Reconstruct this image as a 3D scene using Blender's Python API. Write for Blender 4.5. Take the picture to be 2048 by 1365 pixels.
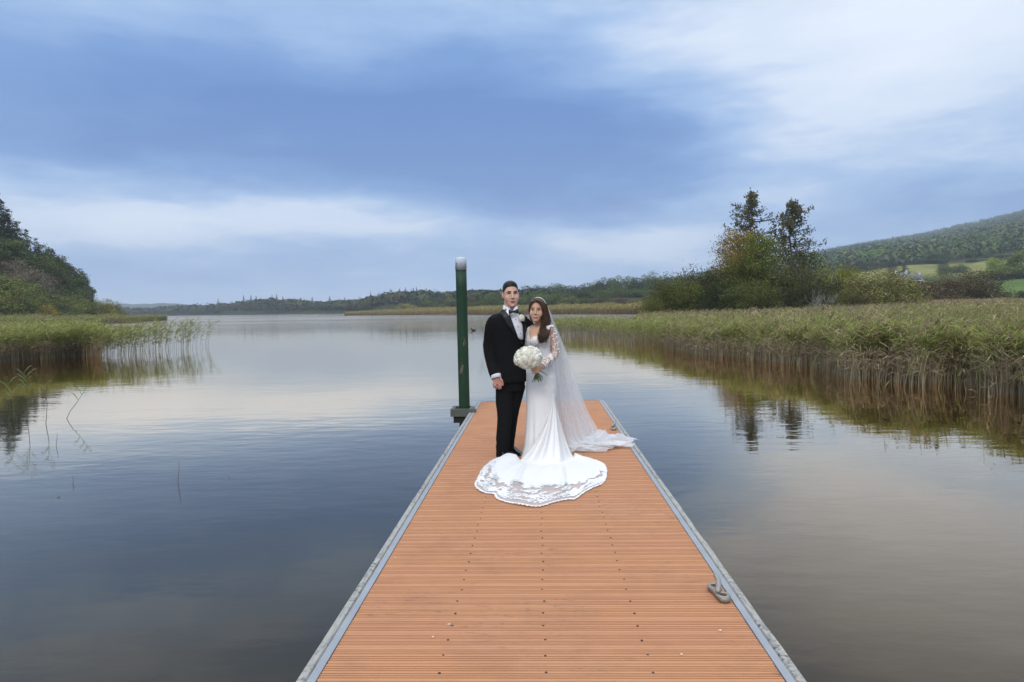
import bpy, bmesh, math, random
import numpy as np
from mathutils import Vector, Matrix
from mathutils.bvhtree import BVHTree
from mathutils import noise as mnoise

for _o in list(bpy.data.objects):
    bpy.data.objects.remove(_o)
scene = bpy.context.scene
COL = scene.collection
R = math.radians

# ------------------------------------------------------------------ camera
F_PX, CX, CY = 1420.0, 1024.0, 682.5
YAW, PITCH, ROLL = R(2.06), R(2.665), R(1.0)
CAM = Vector((0, 0, 1.5))
_f0 = Vector((-math.sin(YAW), math.cos(YAW), 0)); _r0 = Vector((math.cos(YAW), math.sin(YAW), 0)); _z = Vector((0, 0, 1))
FWD = _f0 * math.cos(PITCH) - _z * math.sin(PITCH)
_u0 = _f0 * math.sin(PITCH) + _z * math.cos(PITCH)
RGT = _r0 * math.cos(ROLL) - _u0 * math.sin(ROLL)
UPV = _u0 * math.cos(ROLL) + _r0 * math.sin(ROLL)
cd = bpy.data.cameras.new('camera'); cam = bpy.data.objects.new('camera', cd); COL.objects.link(cam)
cd.sensor_width = 36.0; cd.lens = 36.0 * F_PX / 2048.0; cd.clip_start = 0.05; cd.clip_end = 12000
M = Matrix((RGT, UPV, -FWD)).transposed().to_4x4(); M.translation = CAM
cam.matrix_world = M
scene.camera = cam

# ------------------------------------------------------------------ exposure
vs = scene.view_settings
vs.view_transform = 'Standard'; vs.look = 'None'; vs.gamma = 1.0; vs.use_curve_mapping = False
vs.exposure = 0.0
cy = scene.cycles
cy.use_denoising = True
cy.max_bounces = 8; cy.diffuse_bounces = 3; cy.glossy_bounces = 4; cy.transmission_bounces = 4
cy.transparent_max_bounces = 24; cy.volume_bounces = 1
cy.caustics_reflective = False; cy.caustics_refractive = False
try:
    cy.sample_clamp_indirect = 4.0
except Exception:
    pass

# ------------------------------------------------------------------ node helper
class NT:
    def __init__(s, tree):
        s.t = tree; s.n = tree.nodes; s.n.clear()
    def add(s, typ, *ins, **props):
        nd = s.n.new(typ)
        named = props.pop('i', {})
        for k, v in props.items():
            setattr(nd, k, v)
        for k, v in list(enumerate(ins)) + list(named.items()):
            if v is None:
                continue
            sock = nd.inputs[k]
            if isinstance(v, bpy.types.Node):
                v = v.outputs[0]
            if isinstance(v, bpy.types.NodeSocket):
                s.t.links.new(v, sock)
            else:
                if isinstance(v, (tuple, list)) and sock.type == 'RGBA' and len(v) == 3:
                    v = (*v, 1.0)
                sock.default_value = v
        return nd
    def m(s, op, a, b=None, c=None, clamp=False):
        return s.add('ShaderNodeMath', a, b, c, operation=op, use_clamp=clamp).outputs[0]
    def vm(s, op, a, b=None):
        return s.add('ShaderNodeVectorMath', a, b, operation=op).outputs[0]
    def mix(s, fac, a, b, blend='MIX'):
        nd = s.n.new('ShaderNodeMix'); nd.data_type = 'RGBA'; nd.blend_type = blend
        for sock, v in ((nd.inputs[0], fac), (nd.inputs[6], a), (nd.inputs[7], b)):
            if isinstance(v, bpy.types.Node):
                v = v.outputs[0]
            if isinstance(v, bpy.types.NodeSocket):
                s.t.links.new(v, sock)
            else:
                sock.default_value = (*v, 1.0) if isinstance(v, (tuple, list)) and len(v) == 3 else v
        return nd.outputs[2]
    def noise(s, vec, scale, detail=3, rough=0.5, dist=0.0):
        return s.add('ShaderNodeTexNoise', i={'Vector': vec, 'Scale': scale, 'Detail': detail, 'Roughness': rough, 'Distortion': dist}).outputs[0]
    def ramp(s, fac, stops, interp='LINEAR'):
        nd = s.n.new('ShaderNodeValToRGB'); cr = nd.color_ramp; cr.interpolation = interp
        while len(cr.elements) < len(stops):
            cr.elements.new(0.5)
        for e, (p, c) in zip(cr.elements, stops):
            e.position = p
            e.color = (c, c, c, 1) if isinstance(c, (int, float)) else (*c, 1)
        s.t.links.new(fac, nd.inputs[0])
        return nd.outputs[0]
    def rng(s, v, a, b, c=0.0, d=1.0, smooth=False):
        nd = s.add('ShaderNodeMapRange', v, a, b, c, d)
        nd.interpolation_type = 'SMOOTHSTEP' if smooth else 'LINEAR'
        return nd.outputs[0]

def srgb(r, g, b):
    f = lambda c: (c / 255 / 12.92) if c / 255 <= 0.04045 else ((c / 255 + 0.055) / 1.055) ** 2.4
    return (f(r), f(g), f(b))

# ------------------------------------------------------------------ world: overcast blue-grey sky
SUN_EL, SUN_AZ = R(42), R(195)      # soft light from behind the camera, high
world = bpy.data.worlds.new('World'); scene.world = world; world.use_nodes = True
w = NT(world.node_tree)
dirv = w.add('ShaderNodeTexCoord').outputs['Generated']
sep = w.add('ShaderNodeSeparateXYZ', dirv)
dx, dy, dz = sep.outputs
# azimuth (deg, from +Y towards +X) and elevation (deg)
az = w.m('MULTIPLY', w.m('ARCTAN2', dx, dy), 57.29578)
el = w.m('MULTIPLY', w.m('ARCSINE', dz), 57.29578)
cov = w.add('ShaderNodeCombineXYZ', w.m('MULTIPLY', az, 0.035), w.m('MULTIPLY', el, 0.13), 0.0)
wob1 = w.noise(cov, 1.1, 4, 0.55)
wob2 = w.noise(w.vm('ADD', cov, (7.3, 2.1, 5.0)), 1.3, 4, 0.55)
azd = w.m('ADD', az, w.m('MULTIPLY', w.m('SUBTRACT', wob1, 0.5), 16.0))
eld = w.m('ADD', el, w.m('MULTIPLY', w.m('SUBTRACT', wob2, 0.5), 7.0))
def blob(a0, e0, wa, we, amp):
    a = w.m('DIVIDE', w.m('SUBTRACT', azd, a0), wa); e = w.m('DIVIDE', w.m('SUBTRACT', eld, e0), we)
    q = w.m('ADD', w.m('MULTIPLY', a, a), w.m('MULTIPLY', e, e))
    return w.m('MULTIPLY', w.m('EXPONENT', w.m('MULTIPLY', q, -1.0)), amp)
cov2 = w.add('ShaderNodeCombineXYZ', w.m('MULTIPLY', azd, 0.05), w.m('MULTIPLY', eld, 0.16), 3.0)
val = w.m('ADD', w.m('MULTIPLY', w.m('SUBTRACT', w.noise(cov, 2.2, 7, 0.55), 0.5), w.rng(el, 8.0, 20.0, 0.70, 0.46)), 0.49)
val = w.m('ADD', val, w.m('MULTIPLY', w.m('SUBTRACT', w.noise(cov2, 3.2, 8, 0.58, 0.4), 0.5), w.rng(el, 6.0, 18.0, 0.46, 0.16)))
BLOBS = [(-14, 13.5, 22, 5.5, -0.44), (3, 11.0, 16, 4.0, -0.34), (-34, 12.5, 14, 5, -0.20),
         (-3, 15.5, 12, 4, -0.18), (26, 19, 15, 9, 0.42), (34, 26, 16, 7, 0.28),
         (-26, 6.8, 14, 1.7, 0.48), (-12, 6.3, 9, 1.5, 0.26), (9, 5.4, 8, 2.0, 0.40), (20, 7.5, 6, 1.6, 0.10), (-33, 25, 14, 5, 0.10),
         (28, 6.2, 10, 1.8, -0.28), (-22, 2.6, 14, 1.6, -0.14), (17, 12, 5, 2.5, 0.10), (-36, 9.0, 9, 1.6, 0.22)]
for b_ in BLOBS:
    val = w.m('ADD', val, blob(*b_))
hor = w.rng(el, 0.0, 5.0, 1.0, 0.0, True)
val = w.m('ADD', w.m('MULTIPLY', val, w.m('SUBTRACT', 1.0, w.m('MULTIPLY', hor, 0.75))), w.m('MULTIPLY', hor, 0.47))
cloud = w.ramp(val, [(0.0, srgb(82, 131, 202)), (0.25, srgb(114, 158, 220)), (0.5, srgb(168, 200, 243)), (0.75, (0.80, 0.90, 1.06)), (1.0, (0.95, 1.03, 1.16))])
# an overcast sky is brighter towards the zenith
zen = w.rng(el, 24.0, 75.0, 1.0, 2.6, True)
zcol = w.mix(w.rng(el, 24.0, 45.0, 0.0, 1.0, True), cloud, w.mix(0.8, cloud, (0.85, 0.88, 0.91)))
sky = w.add('ShaderNodeTexSky', sky_type='NISHITA', sun_disc=False, sun_elevation=SUN_EL, sun_rotation=SUN_AZ)
skyc = w.vm('MULTIPLY', sky.outputs[0], (0.1, 0.1, 0.1))
base = w.mix(0.92, skyc, zcol)
bg = w.add('ShaderNodeBackground', w.vm('MULTIPLY', base, w.add('ShaderNodeCombineXYZ', zen, zen, zen)), 1.0)
w.add('ShaderNodeOutputWorld', bg)

# ------------------------------------------------------------------ sun (veiled by cloud)
sd = bpy.data.lights.new('sun', 'SUN'); sd.energy = 1.5; sd.angle = R(15); sd.color = (1.0, 0.95, 0.88)
sun = bpy.data.objects.new('sun', sd); COL.objects.link(sun)
_sdir = Vector((math.sin(SUN_AZ) * math.cos(SUN_EL), math.cos(SUN_AZ) * math.cos(SUN_EL), math.sin(SUN_EL)))
sun.rotation_euler = _sdir.to_track_quat('Z', 'Y').to_euler()

# ------------------------------------------------------------------ pixel <-> world helpers
def ray(x, y):
    return FWD + RGT * ((x - CX) / F_PX) - UPV * ((y - CY) / F_PX)
def at(x, y, d):
    return CAM + ray(x, y) * d
def on_z(x, y, z):
    r = ray(x, y)
    return CAM + r * ((z - CAM.z) / r.z)
def at_dist(x, dist):
    """ground point in the column of horizontal pixel x, dist metres away"""
    r = ray(x, 620); h = Vector((r.x, r.y, 0)).normalized()
    return Vector((h.x * dist, h.y * dist, 0))
def z_for(x, y, dist):
    r = ray(x, y); return CAM.z + r.z / math.hypot(r.x, r.y) * dist

WATER_Z = -0.45

# ------------------------------------------------------------------ mesh helpers
def tag(o, label=None, cat=None, group=None, kind=None):
    for k, v in (('label', label), ('category', cat), ('group', group), ('kind', kind)):
        if v:
            o[k] = v
    return o
def link(name, data, parent=None):
    o = bpy.data.objects.new(name, data); COL.objects.link(o)
    if parent is not None:
        o.parent = parent
    return o
def empty(name, loc=(0, 0, 0), rz=0.0, parent=None):
    o = link(name, None, parent); o.location = loc; o.rotation_euler = (0, 0, rz); o.empty_display_size = 0.1
    return o
def np_mesh(name, V, faces, mats=(), smooth=False, attr=None, mat_idx=None):
    """fast mesh from arrays: faces is an (n,3) or (n,4) array or a list of those"""
    V = np.asarray(V, dtype=np.float32)
    fl = [np.asarray(f, dtype=np.int32) for f in (faces if isinstance(faces, list) else [faces]) if len(f)]
    me = bpy.data.meshes.new(name)
    me.vertices.add(len(V)); me.vertices.foreach_set('co', V.ravel())
    loops = np.concatenate([f.ravel() for f in fl])
    tot = np.concatenate([np.full(len(f), f.shape[1], dtype=np.int32) for f in fl])
    st = np.concatenate([[0], np.cumsum(tot)[:-1]]).astype(np.int32)
    me.loops.add(len(loops)); me.loops.foreach_set('vertex_index', loops)
    me.polygons.add(len(tot)); me.polygons.foreach_set('loop_start', st)
    try:
        me.polygons.foreach_set('loop_total', tot)
    except Exception:
        pass
    if mat_idx is not None:
        me.polygons.foreach_set('material_index', np.asarray(mat_idx, dtype=np.int32))
    me.update(calc_edges=True)
    if smooth:
        me.polygons.foreach_set('use_smooth', np.ones(len(tot), dtype=bool))
    if attr is not None:
        a = me.attributes.new('tint', 'FLOAT_COLOR', 'POINT')
        a.data.foreach_set('color', np.concatenate([np.asarray(attr, dtype=np.float32), np.ones((len(V), 1), dtype=np.float32)], axis=1).ravel())
    for m in mats:
        me.materials.append(m)
    return me
def pymesh(name, V, Fc, mat=None, smooth=False):
    me = bpy.data.meshes.new(name); me.from_pydata([tuple(v) for v in V], [], Fc); me.update()
    if mat:
        me.materials.append(mat)
    if smooth:
        me.polygons.foreach_set('use_smooth', np.ones(len(me.polygons), dtype=bool))
    return me
class MB:
    """collects shapes into one mesh"""
    def __init__(s):
        s.V = []; s.F = []
    def add(s, V, Fc):
        n = len(s.V); s.V += [tuple(v) for v in V]; s.F += [tuple(i + n for i in f) for f in Fc]
    def box(s, a, b):
        (x0, y0, z0), (x1, y1, z1) = a, b
        s.add([(x0, y0, z0), (x1, y0, z0), (x1, y1, z0), (x0, y1, z0), (x0, y0, z1), (x1, y0, z1), (x1, y1, z1), (x0, y1, z1)],
              [(0, 3, 2, 1), (4, 5, 6, 7), (0, 1, 5, 4), (1, 2, 6, 5), (2, 3, 7, 6), (3, 0, 4, 7)])
    def tube(s, pts, rad, n=8, flat=None, cap=True):
        """tube along pts; rad a number, list of numbers or list of (ra, rb)"""
        pts = [Vector(p) for p in pts]; k = len(pts)
        if not isinstance(rad, (list, tuple)):
            rad = [rad] * k
        V = []; prev = None
        for i, p in enumerate(pts):
            t = (pts[min(i + 1, k - 1)] - pts[max(i - 1, 0)])
            t = t.normalized() if t.length > 1e-9 else Vector((0, 0, 1))
            if prev is None:
                ref = Vector(flat) if flat else (Vector((1, 0, 0)) if abs(t.x) < 0.9 else Vector((0, 1, 0)))
            else:
                ref = prev
            a = (ref - t * ref.dot(t)).normalized(); b = t.cross(a); prev = a
            r_ = rad[i]; ra, rb = r_ if isinstance(r_, (tuple, list)) else (r_, r_)
            for j in range(n):
                th = 2 * math.pi * j / n
                V.append(p + a * (ra * math.cos(th)) + b * (rb * math.sin(th)))
        Fc = []
        for i in range(k - 1):
            for j in range(n):
                j2 = (j + 1) % n
                Fc.append((i * n + j, i * n + j2, (i + 1) * n + j2, (i + 1) * n + j))
        if cap:
            Fc.append(tuple(reversed(range(n)))); Fc.append(tuple((k - 1) * n + j for j in range(n)))
        s.add(V, Fc)
    def lathe(s, prof, n=24, c=(0, 0, 0)):
        V = []
        for r_, z in prof:
            for j in range(n):
                th = 2 * math.pi * j / n; V.append((c[0] + r_ * math.cos(th), c[1] + r_ * math.sin(th), c[2] + z))
        Fc = []
        for i in range(len(prof) - 1):
            for j in range(n):
                j2 = (j + 1) % n; Fc.append((i * n + j, i * n + j2, (i + 1) * n + j2, (i + 1) * n + j))
        Fc.append(tuple(reversed(range(n)))); Fc.append(tuple((len(prof) - 1) * n + j for j in range(n)))
        s.add(V, Fc)
    def ellipsoid(s, c, r, nu=20, nv=12, rot=None):
        V = []; c = Vector(c)
        for i in range(nv + 1):
            ph = math.pi * i / nv
            for j in range(nu):
                th = 2 * math.pi * j / nu
                v = Vector((r[0] * math.sin(ph) * math.cos(th), r[1] * math.sin(ph) * math.sin(th), r[2] * math.cos(ph)))
                V.append(c + (rot @ v if rot else v))
        Fc = []
        for i in range(nv):
            for j in range(nu):
                j2 = (j + 1) % nu; Fc.append((i * nu + j, (i + 1) * nu + j, (i + 1) * nu + j2, i * nu + j2))
        s.add(V, Fc)
    def grid(s, P):
        """P: list of rows of points"""
        nr, nc = len(P), len(P[0])
        s.add([p for row in P for p in row], [(i * nc + j, i * nc + j + 1, (i + 1) * nc + j + 1, (i + 1) * nc + j) for i in range(nr - 1) for j in range(nc - 1)])
    def mesh(s, name, mat=None, smooth=False):
        return pymesh(name, s.V, s.F, mat, smooth)
    def build(s, name, mat, parent=None, smooth=False):
        return link(name, s.mesh(name, mat, smooth), parent)
def bake(o):
    """replace an object's mesh by its evaluated one and drop modifiers"""
    dg = bpy.context.evaluated_depsgraph_get(); dg.update()
    me = bpy.data.meshes.new_from_object(o.evaluated_get(dg)); old = o.data
    o.modifiers.clear(); me.name = old.name; o.data = me; bpy.data.meshes.remove(old)
    return o

# ------------------------------------------------------------------ materials
def new_mat(name):
    m = bpy.data.materials.new(name); m.use_nodes = True
    return m, NT(m.node_tree)
def finish(t, shader, disp=None):
    t.add('ShaderNodeOutputMaterial', shader)
def simple(name, col, rough=0.6, var=0.15, vscale=8.0, spec=0.5, metal=0.0, bump=0.0, bscale=60.0, sheen=0.0, coord='Object'):
    m, t = new_mat(name)
    co = t.add('ShaderNodeTexCoord').outputs[coord]
    n = t.noise(co, vscale, 4, 0.6)
    c = t.mix(n, tuple(x * (1 - var) for x in col), tuple(min(1, x * (1 + var)) for x in col))
    p = t.add('ShaderNodeBsdfPrincipled', i={'Base Color': c, 'Roughness': rough, 'Metallic': metal, 'Specular IOR Level': spec, 'Sheen Weight': sheen})
    if bump:
        b = t.add('ShaderNodeBump', i={'Strength': bump, 'Distance': 0.01, 'Height': t.noise(co, bscale, 4, 0.6)})
        t.t.links.new(b.outputs[0], p.inputs['Normal'])
    finish(t, p)
    return m
# ================================================================== LARGE STRUCTURE
# ------------------------------------------------------------------ water
m_water, t = new_mat('lake_water')
pos = t.add('ShaderNodeNewGeometry').outputs['Position']
ps = t.add('ShaderNodeSeparateXYZ', pos)
dist = t.add('ShaderNodeVectorMath', pos, operation='LENGTH').outputs[1]
pxy = t.vm('MULTIPLY', pos, (1.0, 1.0, 0.0))
rip = t.noise(t.vm('MULTIPLY', pxy, (0.8, 1.7, 1.0)), 2.2, 3, 0.5)
rip2 = t.noise(t.vm('MULTIPLY', pxy, (0.30, 0.6, 1.0)), 1.0, 2, 0.5)
swell = t.noise(t.vm('MULTIPLY', pxy, (0.05, 0.11, 1.0)), 1.0, 2, 0.5)
patch = t.noise(t.vm('MULTIPLY', pxy, (0.006, 0.02, 1.0)), 1.0, 3, 0.5)
wind = t.m('MULTIPLY', t.rng(dist, 55.0, 150.0, 0.0, 1.0, True), t.rng(patch, 0.35, 0.55, 0.35, 1.0, True))
hgt = t.m('ADD', t.m('MULTIPLY', rip, t.m('ADD', 0.0028, t.m('MULTIPLY', wind, 0.035))), t.m('MULTIPLY', rip2, 0.007))
hgt = t.m('ADD', hgt, t.m('MULTIPLY', swell, 0.010))
bmp = t.add('ShaderNodeBump', i={'Strength': 1.0, 'Distance': 1.0, 'Height': hgt})
bed = t.noise(pxy, 0.7, 4, 0.6)
wc = t.mix(t.rng(bed, 0.45, 0.7), (0.004, 0.004, 0.003), (0.018, 0.013, 0.006))
dif = t.add('ShaderNodeBsdfDiffuse', wc)
glo = t.add('ShaderNodeBsdfGlossy', (1.0, 0.84, 0.665), t.m('ADD', 0.02, t.m('MULTIPLY', wind, 0.10)), i={'Normal': bmp.outputs[0]})
fr = t.add('ShaderNodeFresnel', 1.34, bmp.outputs[0])
finish(t, t.add('ShaderNodeMixShader', t.m('SUBTRACT', t.m('MULTIPLY', fr.outputs[0], 2.65), 0.085, clamp=True), dif.outputs[0], glo.outputs[0]))
S_ = 3590
water = link('water', pymesh('water', [(-S_, -S_, WATER_Z), (S_, -S_, WATER_Z), (S_, S_, WATER_Z), (-S_, S_, WATER_Z)], [(0, 1, 2, 3)], m_water))
tag(water, 'calm grey lake water mirroring the cloudy sky', 'lake', kind='structure')

# ------------------------------------------------------------------ terrain (polar sheet round the jetty)
def pxaz(px):
    r_ = ray(px, 620); return math.degrees(math.atan2(r_.x, r_.y))
B = [(0, -3), (30, -3), (60, 1), (300, 25), (3600, 60)]
TERR = [(-180.0, B), (-90.0, [(0, -3), (60, -3), (100, 1), (200, 25), (3600, 80)]),
 (pxaz(-600), [(0, -3), (90, -3), (105, -.55), (120, 1), (160, 18), (300, 40), (3600, 80)]),
 (pxaz(0), [(0, -3), (125, -3), (132, -.55), (158, .2), (165, 1.5), (200, 13), (240, 20), (3600, 60)]),
 (pxaz(100), [(0, -3), (145, -3), (150, -.55), (180, .3), (190, 1.2), (215, 5), (260, 6), (500, 8), (3600, 40)]),
 (pxaz(180), [(0, -3), (165, -3), (172, -.55), (205, .1), (215, .8), (240, 1.0), (262, -3), (900, -3), (930, 0), (1000, 2), (3000, 40), (3600, 40)]),
 (pxaz(240), [(0, -3), (180, -3), (190, -.55), (235, .1), (245, .2), (255, -3), (930, -3), (950, 0), (1050, 4), (2500, 10), (3000, 42), (3600, 42)]),
 (pxaz(330), [(0, -3), (238, -3), (242, -.55), (246, -.55), (250, -3), (880, -3), (900, .2), (1000, 4), (2500, 10), (3000, 42), (3600, 42)]),
 (pxaz(365), [(0, -3), (850, -3), (880, .2), (960, 4), (2500, 10), (3000, 38), (3600, 38)]),
 (pxaz(500), [(0, -3), (680, -3), (700, .2), (760, 5), (1500, 8), (3000, 20), (3600, 20)]),
 (pxaz(675), [(0, -3), (560, -3), (580, .2), (650, 6), (3600, 10)]),
 (pxaz(690), [(0, -3), (308, -3), (315, -.55), (345, -.5), (350, -3), (550, -3), (570, .2), (640, 6), (3600, 10)]),
 (pxaz(800), [(0, -3), (275, -3), (282, -.55), (330, .1), (380, .3), (450, 3), (520, 8), (600, 8), (3600, 10)]),
 (pxaz(930), [(0, -3), (235, -3), (240, -.55), (280, .3), (350, 3), (480, 9), (3600, 12)]),
 (pxaz(1100), [(0, -3), (200, -3), (205, -.55), (235, .3), (300, 4), (400, 7), (1000, 12), (2000, 18), (3600, 18)]),
 (pxaz(1290), [(0, -3), (165, -3), (170, -.55), (190, .4), (240, 2), (330, 7), (600, 11), (2000, 55), (3600, 55)]),
 (pxaz(1320), [(0, -3), (50, -3), (64, -.55), (72, 0), (110, .2), (200, 1), (330, 6), (600, 12), (2000, 62), (3600, 62)]),
 (pxaz(1500), [(0, -3), (42, -3), (60, -.55), (72, .2), (110, .5), (200, 1), (400, 8), (800, 25), (1300, 60), (2000, 102), (3600, 102)]),
 (pxaz(1700), [(0, -3), (35, -3), (55, -.55), (70, .2), (130, .4), (200, 1), (350, 9), (500, 20), (800, 45), (1300, 85), (2000, 137), (3600, 137)]),
 (pxaz(1870), [(0, -3), (30, -3), (50, -.55), (75, .15), (140, .4), (200, 1.2), (300, 6), (420, 15), (500, 23), (800, 52), (1300, 95), (2000, 163), (3600, 163)]),
 (pxaz(2048), [(0, -3), (25, -3), (48, -.55), (75, .1), (150, .4), (200, 1.2), (300, 7), (450, 19), (800, 60), (1200, 105), (2000, 196), (3600, 196)]),
 (pxaz(2700), [(0, -3), (30, -3), (50, -.55), (75, .1), (150, .4), (200, 1.2), (300, 7), (450, 25), (800, 70), (1200, 120), (2000, 235), (3600, 235)]),
 (90.0, [(0, -3), (40, -3), (60, 0), (300, 10), (2000, 200), (3600, 200)]), (180.0, B)]
_taz = np.array([a for a, _ in TERR])
_cols = [(np.array([p[0] for p in c], float), np.array([p[1] for p in c], float)) for _, c in TERR]
def terr_h(azd_, d):
    azd_ = np.atleast_1d(np.asarray(azd_, float)); d = np.atleast_1d(np.asarray(d, float))
    hs = np.stack([np.interp(d, c[0], c[1]) for c in _cols])
    k = np.clip(np.searchsorted(_taz, azd_) - 1, 0, len(_taz) - 2)
    f = np.clip((azd_ - _taz[k]) / (_taz[k + 1] - _taz[k]), 0, 1)
    ar = np.arange(len(d))
    return hs[k, ar] * (1 - f) + hs[k + 1, ar] * f
def ground_z(p):
    return float(terr_h(math.degrees(math.atan2(p[0], p[1])), math.hypot(p[0], p[1]))[0])
A_ = np.unique(np.concatenate([np.arange(-180, -50, 4.0), np.arange(-50, 52, 0.22), np.arange(52, 180.1, 4.0), [180.0]]))
A_ = A_[A_ <= 180.0]
D_ = np.concatenate([[0.5, 8], np.arange(16, 120, 4.0), np.geomspace(120, 3600, 110)])
AA, DD = np.meshgrid(A_, D_, indexing='ij')
H_ = terr_h(AA.ravel(), DD.ravel()).reshape(AA.shape)
rng = np.random.default_rng(5)
ph_ = rng.uniform(0, 6.28, 12)
XX, YY = DD * np.sin(np.radians(AA)), DD * np.cos(np.radians(AA))
bumpy = sum(np.sin(XX * fx + YY * fy + p_) for fx, fy, p_ in [(.031, .017, 0), (-.013, .041, 1.3), (.083, .061, 2.2), (.052, -.091, 4.1)])
H_ = H_ + np.where(H_ > 0.6, bumpy * np.clip((H_ - .6) * .05, 0, 1.2), 0)
PXX = 1024 + 1420 * np.tan(np.radians(np.clip(AA + 2.06, -80, 80)))
tc = np.empty(AA.shape + (3,)); tc[:] = (0.050, 0.052, 0.022)
def setc(mask, c):
    tc[mask] = c
setc(H_ < 0.0, (0.05, 0.045, 0.028))
setc((PXX > 1780) & (DD > 175) & (DD < 330), (0.10, 0.145, 0.045))
setc((PXX > 1560) & (DD > 330) & (DD < 385), (0.075, 0.095, 0.03))
setc((PXX > 1560) & (DD > 385) & (DD < 500) & (np.sin(AA * 2.1) > -0.75), (0.19, 0.19, 0.07))
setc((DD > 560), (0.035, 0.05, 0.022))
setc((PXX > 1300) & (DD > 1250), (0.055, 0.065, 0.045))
nA, nD = AA.shape
V_ = np.stack([XX, YY, H_], -1).reshape(-1, 3)
ii, jj = np.meshgrid(np.arange(nA - 1), np.arange(nD - 1), indexing='ij')
q_ = np.stack([ii * nD + jj, (ii + 1) * nD + jj, (ii + 1) * nD + jj + 1, ii * nD + jj + 1], -1).reshape(-1, 4)[:, ::-1]
m_ground, t = new_mat('shore_ground')
pos = t.add('ShaderNodeNewGeometry').outputs['Position']
tint = t.add('ShaderNodeAttribute', attribute_name='tint').outputs[0]
n1 = t.noise(pos, 0.06, 6, 0.65); n2 = t.noise(pos, 0.9, 4, 0.6)
v_ = t.m('ADD', t.rng(n1, .3, .7, .65, 1.35), t.rng(n2, .3, .7, -.25, .25))
c_ = t.vm('MULTIPLY', tint, t.add('ShaderNodeCombineXYZ', v_, v_, v_))
finish(t, t.add('ShaderNodeBsdfDiffuse', c_, 1.0))
terrain = link('terrain', np_mesh('terrain', V_, q_, [m_ground], True, tc.reshape(-1, 3)))
tag(terrain, 'low green shores and hill slopes around the lake', 'terrain', kind='structure')

# ------------------------------------------------------------------ haze
m_haze, t = new_mat('haze_air')
vol = t.add('ShaderNodeVolumePrincipled', i={'Color': (0.80, 0.88, 1.0), 'Density': 0.00028, 'Anisotropy': 0.2})
t.t.links.new(vol.outputs[0], t.add('ShaderNodeOutputMaterial').inputs['Volume'])
mb = MB(); mb.box((-3700, -3700, -6), (3700, 3700, 330))
haze = mb.build('haze', m_haze); tag(haze, 'thin blue haze over the lake and hills', 'haze', kind='stuff')

# ------------------------------------------------------------------ jetty (floating pontoon)
m_board, t = new_mat('orange_decking')
oc = t.add('ShaderNodeTexCoord').outputs['Object']
pos = t.add('ShaderNodeNewGeometry').outputs['Position']
rnd = t.add('ShaderNodeObjectInfo').outputs['Random']
g1 = t.noise(t.vm('MULTIPLY', pos, (6, 60, 20)), 1.0, 4, 0.6)
g2 = t.noise(pos, 2.3, 5, 0.65); g3 = t.noise(t.vm('MULTIPLY', pos, (9, 30, 9)), 1.0, 5, 0.7)
cA = t.mix(g1, (0.445, 0.207, 0.094), (0.56, 0.278, 0.136))
cB = t.mix(t.rng(rnd, 0, 1, 0, 0.35), cA, (0.46, 0.21, 0.12))
cB = t.mix(t.rng(g2, .48, .72, 0, .40), cB, (0.33, 0.165, 0.10))
cB = t.mix(t.rng(t.noise(pos, .55, 5, .7), .5, .72, 0, .35), cB, (0.50, 0.30, 0.19))
st_ = t.m('MULTIPLY', t.rng(g3, .55, .72, 0, 0.7), t.rng(t.noise(pos, 1.1, 3), .45, .62))
cB = t.mix(st_, cB, (0.10, 0.055, 0.04))
pb = t.add('ShaderNodeBsdfPrincipled', i={'Base Color': cB, 'Roughness': t.rng(g2, .3, .7, .55, .8), 'Specular IOR Level': 0.35})
t.t.links.new(t.add('ShaderNodeBump', i={'Strength': 0.25, 'Distance': 0.002, 'Height': g1}).outputs[0], pb.inputs['Normal'])
finish(t, pb)
m_gapstrip = simple('galvanised_edge', (0.33, 0.35, 0.37), 0.55, 0.22, 5.0, metal=0.3)
m_timber, t = new_mat('weathered_timber')
pos = t.add('ShaderNodeNewGeometry').outputs['Position']
a1 = t.noise(t.vm('MULTIPLY', pos, (60, 9, 60)), 1.0, 5, 0.7); a2 = t.noise(pos, 1.4, 4, 0.6); a3 = t.noise(t.vm('MULTIPLY', pos, (25, 40, 25)), 1.0, 4, .7)
c_ = t.mix(t.rng(a1, .3, .7), (0.20, 0.19, 0.17), (0.52, 0.51, 0.48))
c_ = t.mix(t.m('MULTIPLY', t.rng(a3, .50, .62), t.rng(a2, .40, .60)), c_, (0.045, 0.042, 0.035))
c_ = t.mix(t.m('MULTIPLY', t.rng(a1, .5, .7, 0, .6), t.rng(a2, .6, .45)), c_, (0.22, 0.21, 0.10))
pb = t.add('ShaderNodeBsdfPrincipled', i={'Base Color': c_, 'Roughness': 0.9, 'Specular IOR Level': .2})
t.t.links.new(t.add('ShaderNodeBump', i={'Strength': 0.6, 'Distance': 0.004, 'Height': a1}).outputs[0], pb.inputs['Normal'])
finish(t, pb)
m_dark = simple('dark_underside', (0.02, 0.02, 0.02), 0.9)
m_float = simple('concrete_float', (0.16, 0.16, 0.15), 0.9, 0.3, 5.0, bump=.3)
m_screw = simple('screw_head', (0.05, 0.025, 0.015), 0.6)

DX0, DX1, DY0, DY1 = -0.918, 0.962, -3.2, 11.35
PITCHB = 0.1424; NB = int(round((DY1 - DY0) / PITCHB)); PITCHB = (DY1 - DY0) / NB
jetty = empty('jetty', ((DX0 + DX1) / 2, 4.0, 0))
tag(jetty, 'long narrow floating jetty decked with ribbed orange boards', 'jetty')
JO = jetty.location.copy()
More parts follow.
